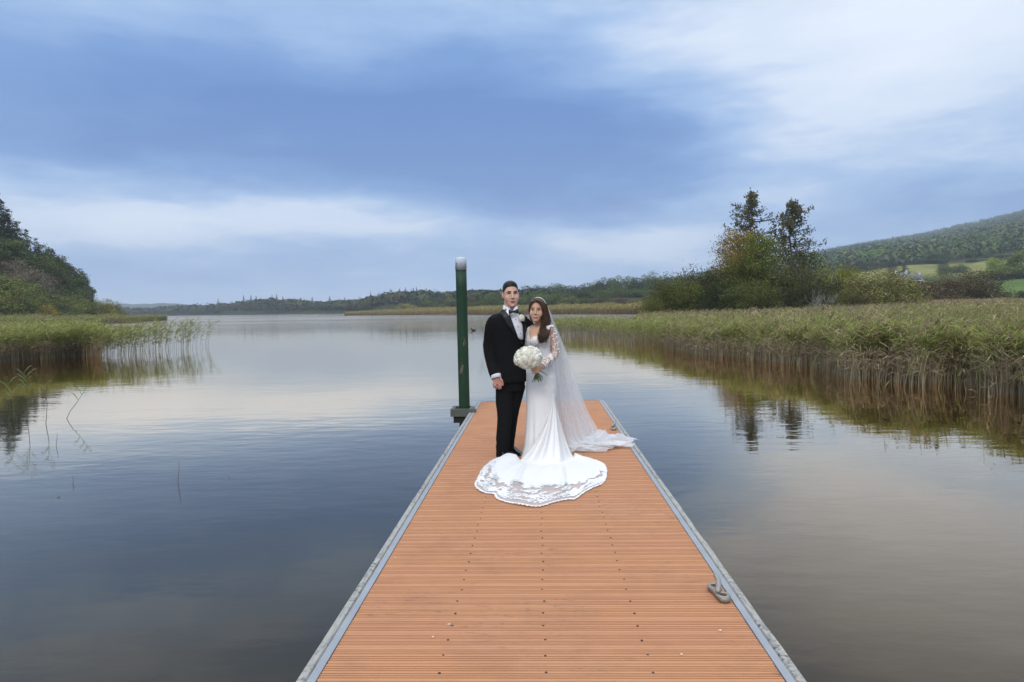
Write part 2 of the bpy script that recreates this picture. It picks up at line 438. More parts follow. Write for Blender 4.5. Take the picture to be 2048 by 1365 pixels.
# ribbed board profile across its width (y, z): wide ribs and narrow grooves
prof = [(0.0, -0.028), (0.0, -0.003), (0.003, 0.0)]
gx = [0.0215, 0.0385, 0.0555, 0.080, 0.097, 0.114]
wb = PITCHB - 0.006
for gy in gx:
    prof += [(gy - 0.0044, 0.0), (gy - 0.0032, -0.0075), (gy + 0.0032, -0.0075), (gy + 0.0044, 0.0)]
prof += [(wb - 0.003, 0.0), (wb, -0.003), (wb, -0.028)]
bw = DX1 - DX0
Vb = [(-bw / 2, y, z) for y, z in prof] + [(bw / 2, y, z) for y, z in prof]
npf = len(prof)
Fb = [(i, i + npf, i + 1 + npf, i + 1) for i in range(npf - 1)] + [(npf - 1, 2 * npf - 1, npf, 0)] + [tuple(range(npf)), tuple(reversed(range(npf, 2 * npf)))]
me_board = pymesh('deck_board', Vb, Fb, m_board)
random.seed(3)
mscrew = MB()
for k in range(NB):
    o = link('deck_board', me_board, jetty)
    yb = DY0 + k * PITCHB
    o.location = (random.uniform(-.0015, .0015), yb - JO.y, random.uniform(-.0012, .0004))
    o.rotation_euler = (0, 0, random.uniform(-.0006, .0006))
    for sx in (-0.43, 0.008, 0.45):
        mscrew.lathe([(0.0062, -0.006), (0.0062, -0.0008), (0.0040, 0.0006)], 8, (sx + random.uniform(-.006, .006) - JO.x, yb + 0.066 + random.uniform(-.006, .006) - JO.y, 0.0012))
o = mscrew.build('deck_screws', m_screw, jetty); o['kind'] = 'stuff'
def jbox(name, a, b, mat, parent=jetty):
    mb = MB(); mb.box([a[i] - JO[i] for i in range(3)], [b[i] - JO[i] for i in range(3)])
    return mb.build(name, mat, parent)
for s_, x0 in ((-1, DX0), (1, DX1)):
    e0 = sorted((x0 + s_ * 0.003, x0 + s_ * 0.038)); g0 = sorted((x0 + s_ * 0.046, x0 + s_ * 0.088))
    jbox('metal_edge', (e0[0], DY0, -0.14), (e0[1], DY1 + .02, 0.004), m_gapstrip)
    # weathered timber rubbing strakes, butted lengths with worn top edges
    y = DY0
    for L_ in (2.9, 4.1, 3.55, 4.02):
        mb = MB(); n = 40
        rows = []
        for i in range(n + 1):
            yy = y + (L_ - .006) * i / n
            j1 = 0.004 * mnoise.noise((x0 * 3, yy * 2.3, 0)); j2 = 0.004 * mnoise.noise((x0 * 3 + 5, yy * 3.1, 0))
            rows.append([(g0[0] - JO.x, yy - JO.y, -.16), (g0[0] - JO.x, yy - JO.y, -.006 + j1), (g0[0] + .006 - JO.x, yy - JO.y, .002 + j1),
                         (g0[1] - .007 - JO.x + j2, yy - JO.y, .001 + j2), (g0[1] - JO.x + j2, yy - JO.y, -.008 + j2), (g0[1] - JO.x + j2, yy - JO.y, -.16)])
        mb.grid(rows); k = len(mb.V)
        mb.F += [tuple(range(6)), tuple(reversed(range(k - 6, k)))]
        mb.build('timber_strake', m_timber, jetty)
        y += L_
    fl = sorted((x0 + s_ * 0.038, x0 - s_ * 0.55))
    for y0 in (-2.9, 0.6, 4.1, 7.7):
        jbox('float', (fl[0] + .002, y0, -0.72), (fl[1] - .002, y0 + 3.1, -0.15), m_float)
jbox('end_edge', (DX0 - .036, DY1 + .022, -0.15), (DX1 + .036, DY1 + .06, 0.003), m_gapstrip)
jbox('under_frame', (DX0 + .01, DY0, -0.13), (DX1 - .01, DY1, -0.035), m_dark)

# pile guide collar on the left edge, and the pile itself
PY = 10.35
pb_ = at(929, 820, 1.0); 
rr = ray(929, 820); PP = CAM + rr * (PY / rr.y); PX = PP.x
m_steel = simple('weathered_steel', (0.11, 0.11, 0.095), 0.6, .35, 9.0, metal=.2, bump=.2)
mb = MB()
hw = 0.135
def lb(a, b):
    mb.box([a[i] - JO[i] for i in range(3)], [b[i] - JO[i] for i in range(3)])
xe = DX0 - 0.092
lb((PX - hw - .05, PY - hw - .06, -0.055), (PX + hw + .05, PY - hw, 0.052))
lb((PX - hw - .05, PY + hw, -0.055), (xe, PY + hw + .06, 0.052))
lb((PX - hw - .05, PY - hw + .002, -0.057), (PX - hw, PY + hw - .002, 0.05))
lb((PX + hw, PY - hw + .002, -0.057), (xe + .002, PY + hw - .002, 0.05))
mb.build('pile_guide', m_steel, jetty)
for q0 in (PY - hw, PY + hw):
    mb = MB(); lb((PX - hw - .01, q0 - .03, -0.15), (xe, q0 + .03, -0.06)); mb.build('guide_bracket', m_dark, jetty)

m_pile, t = new_mat('flaked_green_paint')
oc = t.add('ShaderNodeTexCoord').outputs['Object']
n1 = t.noise(t.vm('MULTIPLY', oc, (16, 16, 3.2)), 1.0, 5, .65); n2 = t.noise(oc, 5.0, 4, .6); n3 = t.noise(t.vm('MULTIPLY', oc, (40, 40, 14)), 1.0, 4, .7)
zc = t.add('ShaderNodeSeparateXYZ', oc)
band = t.m('MULTIPLY', t.rng(zc.outputs[2], .35, .75, 0, 1, True), t.rng(zc.outputs[2], 1.7, 1.3, 0, 1, True))
g_ = t.mix(n2, (0.008, 0.033, 0.014), (0.014, 0.052, 0.022))
g_ = t.mix(t.rng(n1, .6, .8, 0, .6), g_, (0.03, 0.045, 0.03))
fl_ = t.m('MULTIPLY', t.rng(n1, .60, .64), band)
g_ = t.mix(fl_, g_, t.mix(n3, (0.13, 0.065, 0.045), (0.33, 0.26, 0.21)))
g_ = t.mix(t.m('MULTIPLY', t.rng(n3, .67, .70), band), g_, (0.35, 0.33, 0.26))
pb = t.add('ShaderNodeBsdfPrincipled', i={'Base Color': g_, 'Roughness': .55, 'Specular IOR Level': .35}); finish(t, pb)
t.t.links.new(t.add('ShaderNodeBump', i={'Strength': .4, 'Distance': .004, 'Height': n1}).outputs[0], pb.inputs['Normal'])
m_band, t = new_mat('scuffed_white_band')
oc = t.add('ShaderNodeTexCoord').outputs['Object']
n1 = t.noise(t.vm('MULTIPLY', oc, (22, 22, 14)), 1.0, 5, .7)
finish(t, t.add('ShaderNodeBsdfPrincipled', i={'Base Color': t.mix(t.rng(n1, .56, .64), t.mix(n1, (0.48, .54, .58), (0.60, .66, .70)), (0.10, .12, .14)), 'Roughness': .5}))
ztop = z_for(922, 516, math.hypot(PX, PY)); zband = z_for(922, 541, math.hypot(PX, PY))
pile = empty('mooring_pile', (PX, PY, 0)); tag(pile, 'tall round green mooring pile with pale band at its top', 'post')
pr = 0.080
mb = MB(); mb.lathe([(pr, -3.0)] + [(pr, -3 + (zband + 3) * i / 20) for i in range(1, 21)], 40)
mb.build('shaft', m_pile, pile, True)
mb = MB(); mb.lathe([(pr + .004, zband), (pr + .004, ztop - .012), (pr - .004, ztop - .004), (pr - .03, ztop + .004), (.01, ztop + .012)], 40)
mb.build('white_band', m_band, pile, True)
pile.rotation_euler = (0, R(-0.25), 0)
# ================================================================== VEGETATION
m_reed, t = new_mat('reed_blades')
tint = t.add('ShaderNodeAttribute', attribute_name='tint').outputs[0]
isl = t.add('ShaderNodeNewGeometry').outputs['Random Per Island']
b_ = t.rng(isl, 0, 1, .72, 1.3)
c_ = t.vm('MULTIPLY', tint, t.add('ShaderNodeCombineXYZ', b_, b_, b_))
finish(t, t.add('ShaderNodeMixShader', 0.40, t.add('ShaderNodeBsdfDiffuse', c_).outputs[0], t.add('ShaderNodeBsdfTranslucent', c_).outputs[0]))
m_leaf, t = new_mat('tree_leaves')
oi = t.add('ShaderNodeObjectInfo')
isl = t.add('ShaderNodeNewGeometry').outputs['Random Per Island']
oc = t.add('ShaderNodeTexCoord').outputs['Object']
cl = t.noise(oc, 2.6, 2, .5)
b_ = t.m('MULTIPLY', t.rng(isl, 0, 1, .55, 1.5), t.rng(cl, .3, .7, .75, 1.25))
hue = t.mix(t.rng(cl, .35, .65), (1.08, .98, .9), (.93, 1.03, 1.0))
c_ = t.vm('MULTIPLY', t.vm('MULTIPLY', oi.outputs['Color'], t.add('ShaderNodeCombineXYZ', b_, b_, b_)), hue)
finish(t, t.add('ShaderNodeMixShader', 0.25, t.add('ShaderNodeBsdfDiffuse', c_).outputs[0], t.add('ShaderNodeBsdfTranslucent', c_).outputs[0]))
m_wood, t = new_mat('far_foliage')
tint = t.add('ShaderNodeAttribute', attribute_name='tint').outputs[0]
isl = t.add('ShaderNodeNewGeometry').outputs['Random Per Island']
b_ = t.rng(isl, 0, 1, .8, 1.2)
finish(t, t.add('ShaderNodeBsdfDiffuse', t.vm('MULTIPLY', tint, t.add('ShaderNodeCombineXYZ', b_, b_, b_))))
m_bark = simple('bark', (0.085, 0.068, 0.05), 0.9, .4, 3.0)
m_deadwood = simple('grey_dead_wood', (0.30, 0.28, 0.24), 0.9, .3, 3.0)

def lerp(a, b, f):
    return a + (b - a) * f
def make_reeds(name, P, H, nleaf, seed, stem_w=.010, leaf_l=.36, leaf_w=.022, dryline=.45, green=((.23, .275, .075), (.33, .325, .115)), dry=((.47, .38, .235), (.33, .26, .16)), plume=0.0, windx=.3, lean=.10, dead=.12):
    g = np.random.default_rng(seed); n = len(P); P = np.asarray(P, float); H = np.asarray(H, float)[:, None]
    G0, G1 = np.array(green[0]), np.array(green[1]); Dr0, Dr1 = np.array(dry[0]), np.array(dry[1])
    gc = lerp(G0, G1, g.random((n, 1))); dc = lerp(Dr0, Dr1, g.random((n, 1)))
    isdead = g.random((n, 1)) < dead
    gc = np.where(isdead, dc, gc)
    th = g.uniform(0, 2 * np.pi, n); ln = g.normal(0, lean, (n, 2)) + [windx * .15, 0]
    def pt(tt):
        tt = np.asarray(tt)
        return np.concatenate([P[:, :2] + ln * H * tt ** 1.7, P[:, 2:3] + H * tt * (1 - .05 * tt)], 1)
    wv = np.stack([np.cos(th), np.sin(th), np.zeros(n)], 1)
    dl = np.clip(dryline + g.normal(0, .08, (n, 1)), .1, .9)
    rows, cols = [], []
    for tt, ww in ((0.0, 1.0), (.4, .9), (.75, .6), (1.0, .25)):
        p = pt(np.full((n, 1), tt)); o = wv * stem_w * .5 * ww
        rows += [p - o, p + o]
        cc = np.where(tt < dl, dc, gc); cols += [cc, cc]
    V = [np.stack(rows, 1).reshape(-1, 3)]; C = [np.stack(cols, 1).reshape(-1, 3)]
    b = (np.arange(n) * 8)[:, None]
    Fq = [np.concatenate([b + [2 * k, 2 * k + 1, 2 * k + 3, 2 * k + 2] for k in range(3)])]
    Ft = []; off = 8 * n
    for k in range(nleaf):
        tt = g.uniform(.28, 1.0, (n, 1)) if k > 1 else g.uniform(.75, 1.0, (n, 1))
        p0 = pt(tt); a = g.uniform(0, 2 * np.pi, (n, 1)); L = leaf_l * g.uniform(.6, 1.25, (n, 1)) * np.where(tt < .4, .8, 1)
        d = np.concatenate([np.cos(a) + windx, np.sin(a) * .8], 1); d /= np.linalg.norm(d, axis=1, keepdims=True)
        up = g.uniform(.35, 1.0, (n, 1)) * np.where(tt < dl, .4, 1)
        p1 = p0 + np.concatenate([d * L * .42, L * .42 * up], 1)
        p2 = p1 + np.concatenate([d * L * .5, L * g.uniform(-.25, .35, (n, 1))], 1)
        sd_ = np.concatenate([-d[:, 1:2], d[:, 0:1], g.normal(0, .5, (n, 1))], 1); sd_ /= np.linalg.norm(sd_, axis=1, keepdims=True)
        wl = leaf_w * .5 * g.uniform(.7, 1.2, (n, 1))
        V.append(np.stack([p0 - sd_ * wl * .4, p0 + sd_ * wl * .4, p1 - sd_ * wl, p1 + sd_ * wl, p2], 1).reshape(-1, 3))
        cc = np.where(tt < dl, dc * g.uniform(.8, 1.2, (n, 1)), gc * g.uniform(.75, 1.35, (n, 1)))
        C.append(np.repeat(cc, 5, 0))
        b = (off + np.arange(n) * 5)[:, None]
        Fq.append(b + [0, 1, 3, 2]); Ft.append(b + [2, 3, 4]); off += 5 * n
    if plume > 0:
        idx = np.where(g.random(n) < plume)[0]; m_ = len(idx)
        if m_:
            p0 = pt(np.full((n, 1), 1.0))[idx]
            pc = lerp(np.array([.24, .17, .12]), np.array([.38, .29, .20]), g.random((m_, 1)))
            for k in range(5):
                a = g.uniform(0, 2 * np.pi, (m_, 1)); L = g.uniform(.10, .26, (m_, 1))
                d = np.concatenate([np.cos(a) * .35 + .25, np.sin(a) * .35, g.uniform(.6, 1.0, (m_, 1))], 1) * L
                s_ = np.stack([wv[idx][:, 1], -wv[idx][:, 0], np.zeros(m_)], 1) * .022
                V.append(np.stack([p0, p0 + d * .5 - s_, p0 + d * .5 + s_, p0 + d], 1).reshape(-1, 3)); C.append(np.repeat(pc, 4, 0))
                b = (off + np.arange(m_) * 4)[:, None]; Ft += [b + [0, 1, 2], b + [1, 3, 2]]; off += 4 * m_
    return np_mesh(name, np.concatenate(V), [np.concatenate(Fq), np.concatenate(Ft)], [m_reed], False, np.concatenate(C))

g = np.random.default_rng(21)
def pxs_dir(px):
    a = np.radians([pxaz(float(v)) for v in px]); return np.stack([np.sin(a), np.cos(a)], 1)
def base_z(xy):
    d = np.hypot(xy[:, 0], xy[:, 1]); a = np.degrees(np.arctan2(xy[:, 0], xy[:, 1]))
    return np.maximum(terr_h(a, d), WATER_Z - .08)
# --- right-hand bed: water's edge in columns (pixel, distance)
RX = np.array([960, 1060, 1120, 1200, 1330, 1500, 1700, 2048, 2300]); RD = np.array([62, 57, 49, 42, 33.5, 26, 21, 17.6, 16.2])
def bed(n, x0, x1, dep, seed, front=RX, frontd=RD, pw=1.0, jag=.06):
    gg = np.random.default_rng(seed)
    u = gg.uniform(0, 1, n); xs = np.linspace(x0, x1, 400)
    dd = np.interp(xs, front, frontd); wgt = np.cumsum(dd); wgt /= wgt[-1]
    px = np.interp(u, wgt, xs); d0 = np.interp(px, front, frontd)
    wob = 1 + jag * (np.sin(px * .017) + .5 * np.sin(px * .043 + 1)) * .6
    depth = gg.random(n) ** pw * dep(px)
    d = d0 * wob + depth
    xy = pxs_dir(px) * d[:, None]
    return px, depth, np.concatenate([xy, base_z(xy)[:, None]], 1)
px, dp, P = bed(12500, 1330, 2260, lambda p: np.interp(p, [1330, 1500, 1650, 2260], [7, 5, 2.6, 2.1]), 1, pw=1.15)
H = np.interp(px, [1330, 1500, 1700, 2048], [1.16, 1.20, 1.27, 1.38]) * g.normal(1, .10, len(px)) * np.interp(dp, [0, .8, 4], [.84, .98, 1.06])
cl_ = np.sin(P[:, 0] * 2.1 + 1.3 * np.sin(P[:, 1] * .9)) * np.sin(P[:, 1] * 2.7 + P[:, 0] * .6)
keep = g.random(len(P)) < np.where(px > 1620, .50, .85) + .30 * cl_
H = H * (1 + .13 * cl_ + .08 * np.sin(P[:, 0] * .9)); P, H = P[keep], H[keep]
o = link('reed_bed', make_reeds('reed_bed', P, H, 8, 2, dryline=.58, lean=.11, plume=.06, dead=.24)); tag(o, 'dense green and ochre reed bed along the water beside the jetty', 'reeds', kind='stuff')
px, dp, P = bed(1600, 1090, 1345, lambda p: np.interp(p, [1090, 1200, 1345], [5, 8, 9]), 3, pw=1.0)
keep = g.random(len(px)) < np.interp(px, [1090, 1150, 1300], [.35, .75, 1.0])
P = P[keep]; H = np.interp(px[keep], [1100, 1330], [1.2, 1.18]) * g.normal(1, .12, len(P))
o = link('reed_bed', make_reeds('reed_bed', P, H, 7, 4, stem_w=.014, leaf_w=.028, dryline=.42, windx=.5)); tag(o, 'thinner outer reed bed standing in open water behind the bride', 'reeds', kind='stuff')
px, dp, P = bed(5200, 1330, 2260, lambda p: np.full_like(p, 1.3), 13, pw=1.1)
P = P - np.concatenate([P[:, :2] / np.linalg.norm(P[:, :2], axis=1, keepdims=True) * .35, np.zeros((len(P), 1))], 1)
o = link('dead_reeds', make_reeds('dead_reeds', P, np.interp(px, [1330, 1700, 2048], [.65, .75, .85]) * g.uniform(.4, 1.25, len(P)), 2, 14, stem_w=.013, leaf_w=.018, leaf_l=.28, dryline=.98, lean=.10, dead=1.0, dry=((.54, .44, .29), (.36, .28, .185)))); tag(o, 'broken ochre dead stems along the front of the reed bed', 'reeds', kind='stuff')
px, dp, P = bed(330, 1230, 2260, lambda p: np.full_like(p, 1.0), 15)
P = P - np.concatenate([P[:, :2] / np.linalg.norm(P[:, :2], axis=1, keepdims=True) * np.abs(g.normal(0, 1.5, (len(P), 1))), np.zeros((len(P), 1))], 1)
o = link('sparse_reeds', make_reeds('sparse_reeds', P, g.uniform(.3, 1.35, len(P)), 4, 16, stem_w=.011, leaf_w=.013, leaf_l=.30, dryline=.45, lean=.2, dead=.35)); tag(o, 'scattered single reeds standing in water before the reed bed', 'reeds', kind='stuff')
# back of the right bed, up to the trees, with brown plumes
n = 10000; px = g.uniform(1270, 2300, n); d0 = np.where(px < 1560, np.interp(px, RX, RD) + 4.0, np.interp(px, [1560, 1660, 2300], [30, 40, 44])); d1 = np.interp(px, [1270, 1320, 1500, 1850, 2300], [58, 66, 68, 78, 84])
d = np.sqrt(d0 ** 2 + g.random(n) * (d1 ** 2 - d0 ** 2)); xy = pxs_dir(px) * d[:, None]
P = np.concatenate([xy, base_z(xy)[:, None]], 1); f_ = np.clip((d - d0) / (d1 - d0), 0, 1)
H = np.maximum(.7, (np.interp(px, [1270, 1500, 1700, 2048], [.78, .90, 1.0, 1.2]) - P[:, 2]) * g.normal(1, .10, n)); H[px > 1620] *= 1.05
o = link('reed_bed', make_reeds('reed_bed', P, H, 6, 5, stem_w=.018, leaf_w=.036, dryline=.40, plume=.22, green=((.23, .26, .08), (.33, .29, .12)), dead=.28)); tag(o, 'plumed back of the reed bed in front of the tree clump', 'reeds', kind='stuff')
n = 6000; px = g.uniform(1760, 2400, n); d = np.sqrt(g.uniform(78 ** 2, 128 ** 2, n)); xy = pxs_dir(px) * d[:, None]
P = np.concatenate([xy, base_z(xy)[:, None]], 1); H = 1.15 * g.normal(1, .12, n)
o = link('reed_bed', make_reeds('reed_bed', P, H, 5, 6, stem_w=.03, leaf_w=.06, dryline=.3, plume=.35, green=((.34, .23, .13), (.30, .25, .11)), dead=.4)); tag(o, 'reddish brown reed flat before the brown thicket and fields', 'reeds', kind='stuff')
# --- left near bed
LX = np.array([-500, -200, 0, 100, 190, 300, 430]); LD = np.array([22, 31, 36, 37.5, 38, 40, 44])
px, dp, P = bed(7200, -420, 196, lambda p: np.interp(p, [-420, 0, 196], [14, 11, 5]), 7, LX, LD)
H = 1.48 * g.normal(1, .10, len(px)) * np.interp(dp, [0, .6, 3], [.85, 1, 1.05])
o = link('reed_bed', make_reeds('reed_bed', P, H, 8, 8, stem_w=.014, leaf_w=.028, dryline=.5, windx=.45)); tag(o, 'green and ochre reed bed in the water at the left edge', 'reeds', kind='stuff')
px, dp, P = bed(2200, -300, 200, lambda p: np.full_like(p, 1.3), 17, LX, LD, pw=1.1)
o = link('dead_reeds', make_reeds('dead_reeds', P, .85 * g.uniform(.45, 1.2, len(P)), 2, 18, stem_w=.020, leaf_w=.026, leaf_l=.28, dryline=.98, lean=.10, dead=1.0, dry=((.54, .43, .27), (.36, .28, .18)))); tag(o, 'ochre dead stems at the front of the left reed bed', 'reeds', kind='stuff')
px, dp, P = bed(560, 190, 415, lambda p: np.interp(p, [190, 415], [7, 3]), 9, LX, LD)
keep = g.random(len(px)) < np.interp(px, [190, 240, 330, 415], [1, .7, .45, .12])
P = P[keep]; H = np.interp(px[keep], [190, 415], [1.4, 1.6]) * g.normal(1, .13, len(P))
o = link('reed_bed', make_reeds('reed_bed', P, H, 9, 10, stem_w=.014, leaf_w=.034, leaf_l=.42, dryline=.36, windx=.9, lean=.13)); tag(o, 'sparse windblown reeds thinning out into the open lake', 'reeds', kind='stuff')
# --- left far flat and its tip
n = 8500; u = g.random(n); px = g.uniform(-300, 332, n); d0 = np.interp(px, [-300, 0, 100, 180, 240, 330], [112, 133, 151, 173, 191, 242]); d1 = np.interp(px, [-300, 0, 100, 180, 240, 290, 330], [128, 162, 184, 210, 240, 248, 247])
d = d0 + u * (d1 - d0); xy = pxs_dir(px) * d[:, None]; P = np.concatenate([xy, base_z(xy)[:, None]], 1); P[:, 2] = np.maximum(P[:, 2], -.5)
H = 1.45 * g.normal(1, .13, n)
o = link('reed_bed', make_reeds('reed_bed', P, H, 5, 11, stem_w=.06, leaf_w=.13, leaf_l=.6, dryline=.34, green=((.23, .25, .085), (.29, .285, .11)), dry=((.36, .23, .12), (.29, .2, .11)))); tag(o, 'flat green reed spit running out below the wooded hill', 'reeds', kind='stuff')
# --- middle far strip
n = 9000; px = g.uniform(688, 1300, n); d0 = np.interp(px, [688, 800, 930, 1100, 1300], [315, 283, 241, 206, 169]); d1 = np.interp(px, [688, 760, 800, 930, 1100, 1300], [330, 352, 345, 282, 236, 192])
d = d0 + g.random(n) * (d1 - d0); xy = pxs_dir(px) * d[:, None]; P = np.concatenate([xy, base_z(xy)[:, None]], 1); P[:, 2] = np.maximum(P[:, 2], -.5)
H = np.interp(px, [688, 800, 1300], [1.2, 1.7, 1.9]) * g.normal(1, .13, n)
o = link('reed_bed', make_reeds('reed_bed', P, H, 5, 12, stem_w=.08, leaf_w=.17, leaf_l=.6, dryline=.42, green=((.28, .26, .09), (.37, .285, .12)), dry=((.38, .27, .14), (.32, .23, .12)))); tag(o, 'ochre reed strip along the far shore behind the couple', 'reeds', kind='stuff')

# ------------------------------------------------------------------ crown prototypes (unit: radius 1, height 1)
def quads_mesh(name, C, N, sz, g, asp=1.0, mat=None, cols=None, zs=1.0):
    n = len(C); N = N / np.maximum(np.linalg.norm(N, axis=1, keepdims=True), 1e-6)
    r_ = g.normal(0, 1, (n, 3)); a = np.cross(N, r_); a /= np.maximum(np.linalg.norm(a, axis=1, keepdims=True), 1e-6); b = np.cross(N, a)
    sz = np.asarray(sz).reshape(-1, 1); a = a * [1, 1, zs]; b = b * [1, 1, zs]; N = N * [1, 1, zs]
    V = np.stack([C - a * sz * asp, C - b * sz * .6 + N * sz * .15, C + a * sz * asp, C + b * sz * .6 + N * sz * .15], 1).reshape(-1, 3)
    F = (np.arange(n) * 4)[:, None] + [0, 1, 2, 3]
    return np_mesh(name, V, F, [mat or m_leaf], False, None if cols is None else np.repeat(cols, 4, 0))
def proto_lobes(seed, nl=46, n=5200, z0=0.0, leaf=.040, flat=1.0, ragged=.12, shape='dome'):
    g = np.random.default_rng(seed)
    L = []
    while len(L) < nl:
        v = g.normal(0, 1, 3); v /= np.linalg.norm(v)
        rad = g.uniform(.45, .80) if g.random() < .85 else g.uniform(.1, .4)
        if shape == 'dome':
            c = np.array([v[0] * rad, v[1] * rad, abs(v[2]) * rad * .98 + .06])
        elif shape == 'egg':
            zz = g.uniform(z0, .9); w_ = math.sqrt(max(0, 1 - ((zz - .45) / .58) ** 2)) * (1.05 - .35 * zz)
            a = g.uniform(0, 6.283); c = np.array([math.cos(a) * w_ * rad, math.sin(a) * w_ * rad, zz])
        L.append((c, g.uniform(.17, .34) if shape == 'dome' else g.uniform(.2, .42)))
    C, N = [], []
    per = n // nl
    for c, r_ in L:
        d = g.normal(0, 1, (per, 3)); d[:, 2] += .35; d /= np.linalg.norm(d, axis=1, keepdims=True)
        rr = r_ * (1 + g.normal(0, ragged, (per, 1))) * np.where(g.random((per, 1)) < .06, g.uniform(1.1, 1.4, (per, 1)), 1)
        sc = np.array([1, 1, .38 if shape == 'egg' else .7])
        C.append(c + d * rr * sc); N.append(d + g.normal(0, .45, (per, 3)))
    C = np.concatenate(C); N = np.concatenate(N)
    C[:, 2] = np.maximum(C[:, 2], z0 * .6)
    C[:, 2] = z0 * .6 + (C[:, 2] - z0 * .6) / (C[:, 2].max() - z0 * .6) * (1 - z0 * .6)
    C[:, :2] /= np.percentile(np.hypot(C[:, 0], C[:, 1]), 98)
    return quads_mesh('crown', C, N, leaf * g.uniform(.6, 1.35, len(C)), g, zs=.42 if shape == 'egg' else .65)
def proto_spruce(seed, n_lv=20, leaf=.07, sparse=1.0, droop=.25, power=.85):
    g = np.random.default_rng(seed); C, N, S = [], [], []
    for k in range(n_lv):
        z = .05 + .95 * (k + g.uniform(-.3, .3)) / n_lv; rl = max(.03, (1 - z)) ** power
        for b in range(int(g.integers(7, 11))):
            if g.random() > sparse:
                continue
            a = g.uniform(0, 6.283); ln = rl * g.uniform(.65, 1.12)
            m_ = max(4, int(26 * ln)); tt = np.linspace(.12, 1, m_)
            x = np.cos(a) * ln * tt; y = np.sin(a) * ln * tt; zz = z + (-droop * ln * tt ** 1.5 + .10 * ln * tt ** 3) * .42
            pp = np.stack([x, y, zz], 1); pp = np.repeat(pp, 2, 0) + g.normal(0, .022, (2 * m_, 3)) * [1.6, 1.6, .6]
            C.append(pp); N.append(np.stack([np.full(2 * m_, np.cos(a) * .4), np.full(2 * m_, np.sin(a) * .4), np.ones(2 * m_)], 1) + g.normal(0, .5, (2 * m_, 3))); S.append(leaf * g.uniform(.5, 1.2, 2 * m_) * (.55 + .45 * (1 - z)))
    C = np.concatenate(C); C[:, 2] = np.clip(C[:, 2], 0.0, 1.02)
    me = quads_mesh('crown', C, np.concatenate(N), np.concatenate(S), g, 1.3, zs=.25)
    # flatten leaves vertically is handled by the object scale
    return me
def proto_trunk(seed, top=.75, r0=.05, limbs=7, spread=.55, mat=None, multi=1):
    g = random.Random(seed); mb = MB()
    for s_ in range(multi):
        ox, oy = (g.uniform(-.25, .25), g.uniform(-.25, .25)) if multi > 1 else (0, 0)
        pts = [Vector((ox * (1 + i * .25) + g.uniform(-.02, .02), oy * (1 + i * .25) + g.uniform(-.02, .02), -.04 + (top + .04) * i / 6)) for i in range(7)]
        mb.tube(pts, [r0 * (1 - .85 * i / 6) * (1.25 if i == 0 else 1) for i in range(7)], 7)
        for k in range(limbs):
            z = g.uniform(.3, .95) * top; i = min(5, int(z / top * 6)); p = pts[i].lerp(pts[i + 1], .5)
            a = g.uniform(0, 6.283); L_ = spread * g.uniform(.6, 1.1)
            q = [p + Vector((math.cos(a) * L_ * f, math.sin(a) * L_ * f, L_ * .38 * f ** .8)) + Vector((g.uniform(-.03, .03), g.uniform(-.03, .03), 0)) for f in (0, .35, .7, 1)]
            mb.tube(q, [r0 * .42, r0 * .3, r0 * .18, r0 * .06], 5)
    return mb.mesh('trunk', mat or m_bark, True)
DOME = [proto_lobes(s_, 52, 6200, leaf=.036) for s_ in (1, 2, 3)]
EGG = [proto_lobes(s_, 30, 6600, z0=.22, leaf=.042, shape='egg', ragged=.16) for s_ in (11, 12, 13)]
AIRY = [proto_lobes(s_, 40, 2600, z0=.15, leaf=.034, shape='egg', ragged=.3) for s_ in (15,)]
SPR = [proto_spruce(s_) for s_ in (21, 22, 23)]
TRUNK = proto_trunk(4); TRUNKS = proto_trunk(5, .62, .035, 5, .45, None, 4); TRSPR = proto_trunk(6, .98, .035, 0)

DOMEF = [proto_lobes(s_, 70, 17000, leaf=.021, ragged=.14) for s_ in (31, 32, 33)]; EGGF = [proto_lobes(s_, 34, 15000, z0=.2, leaf=.025, shape='egg', ragged=.2) for s_ in (41, 42)]
KIND = {'domef': (DOMEF, TRUNKS), 'eggf': (EGGF, TRUNK), 'dome': (DOME, TRUNKS), 'egg': (EGG, TRUNK), 'airy': (AIRY, TRUNKS), 'spruce': (SPR, TRSPR)}
tg = random.Random(77)
def tree(name, label, cat, px, ytop, wpx, dist, kind, col, group=None, var=None, sink=.15):
    p = at_dist(px, dist); gz = max(ground_z(p), WATER_Z) - sink
    h = z_for(px, ytop, dist) - gz; r_ = wpx / 2 / F_PX * dist * 1.12
    e = empty(name, (p.x, p.y, gz), tg.uniform(0, 6.28)); tag(e, label, cat, group)
    pr_, tr_ = KIND[kind]
    c = link('crown', pr_[tg.randrange(len(pr_)) if var is None else var % len(pr_)], e); c.scale = (r_, r_, h)
    k = tg.uniform(.88, 1.12) * 2.25; c.color = (col[0] * k, col[1] * k, col[2] * k, 1)
    tk = link('trunk', tr_, e); tk.scale = (r_, r_, h) if kind != 'spruce' else (h * .22, h * .22, h)
    return e
OLIVE = (.052, .060, .018); DKG = (.026, .034, .013); MIDG = (.045, .062, .018); YEL = (.110, .115, .022); PALE = (.100, .102, .040); BRN = (.055, .045, .025)
ORG = (.135, .092, .026); SPC = (.016, .022, .012); LTG = (.075, .115, .028); GRB = (.075, .066, .045)

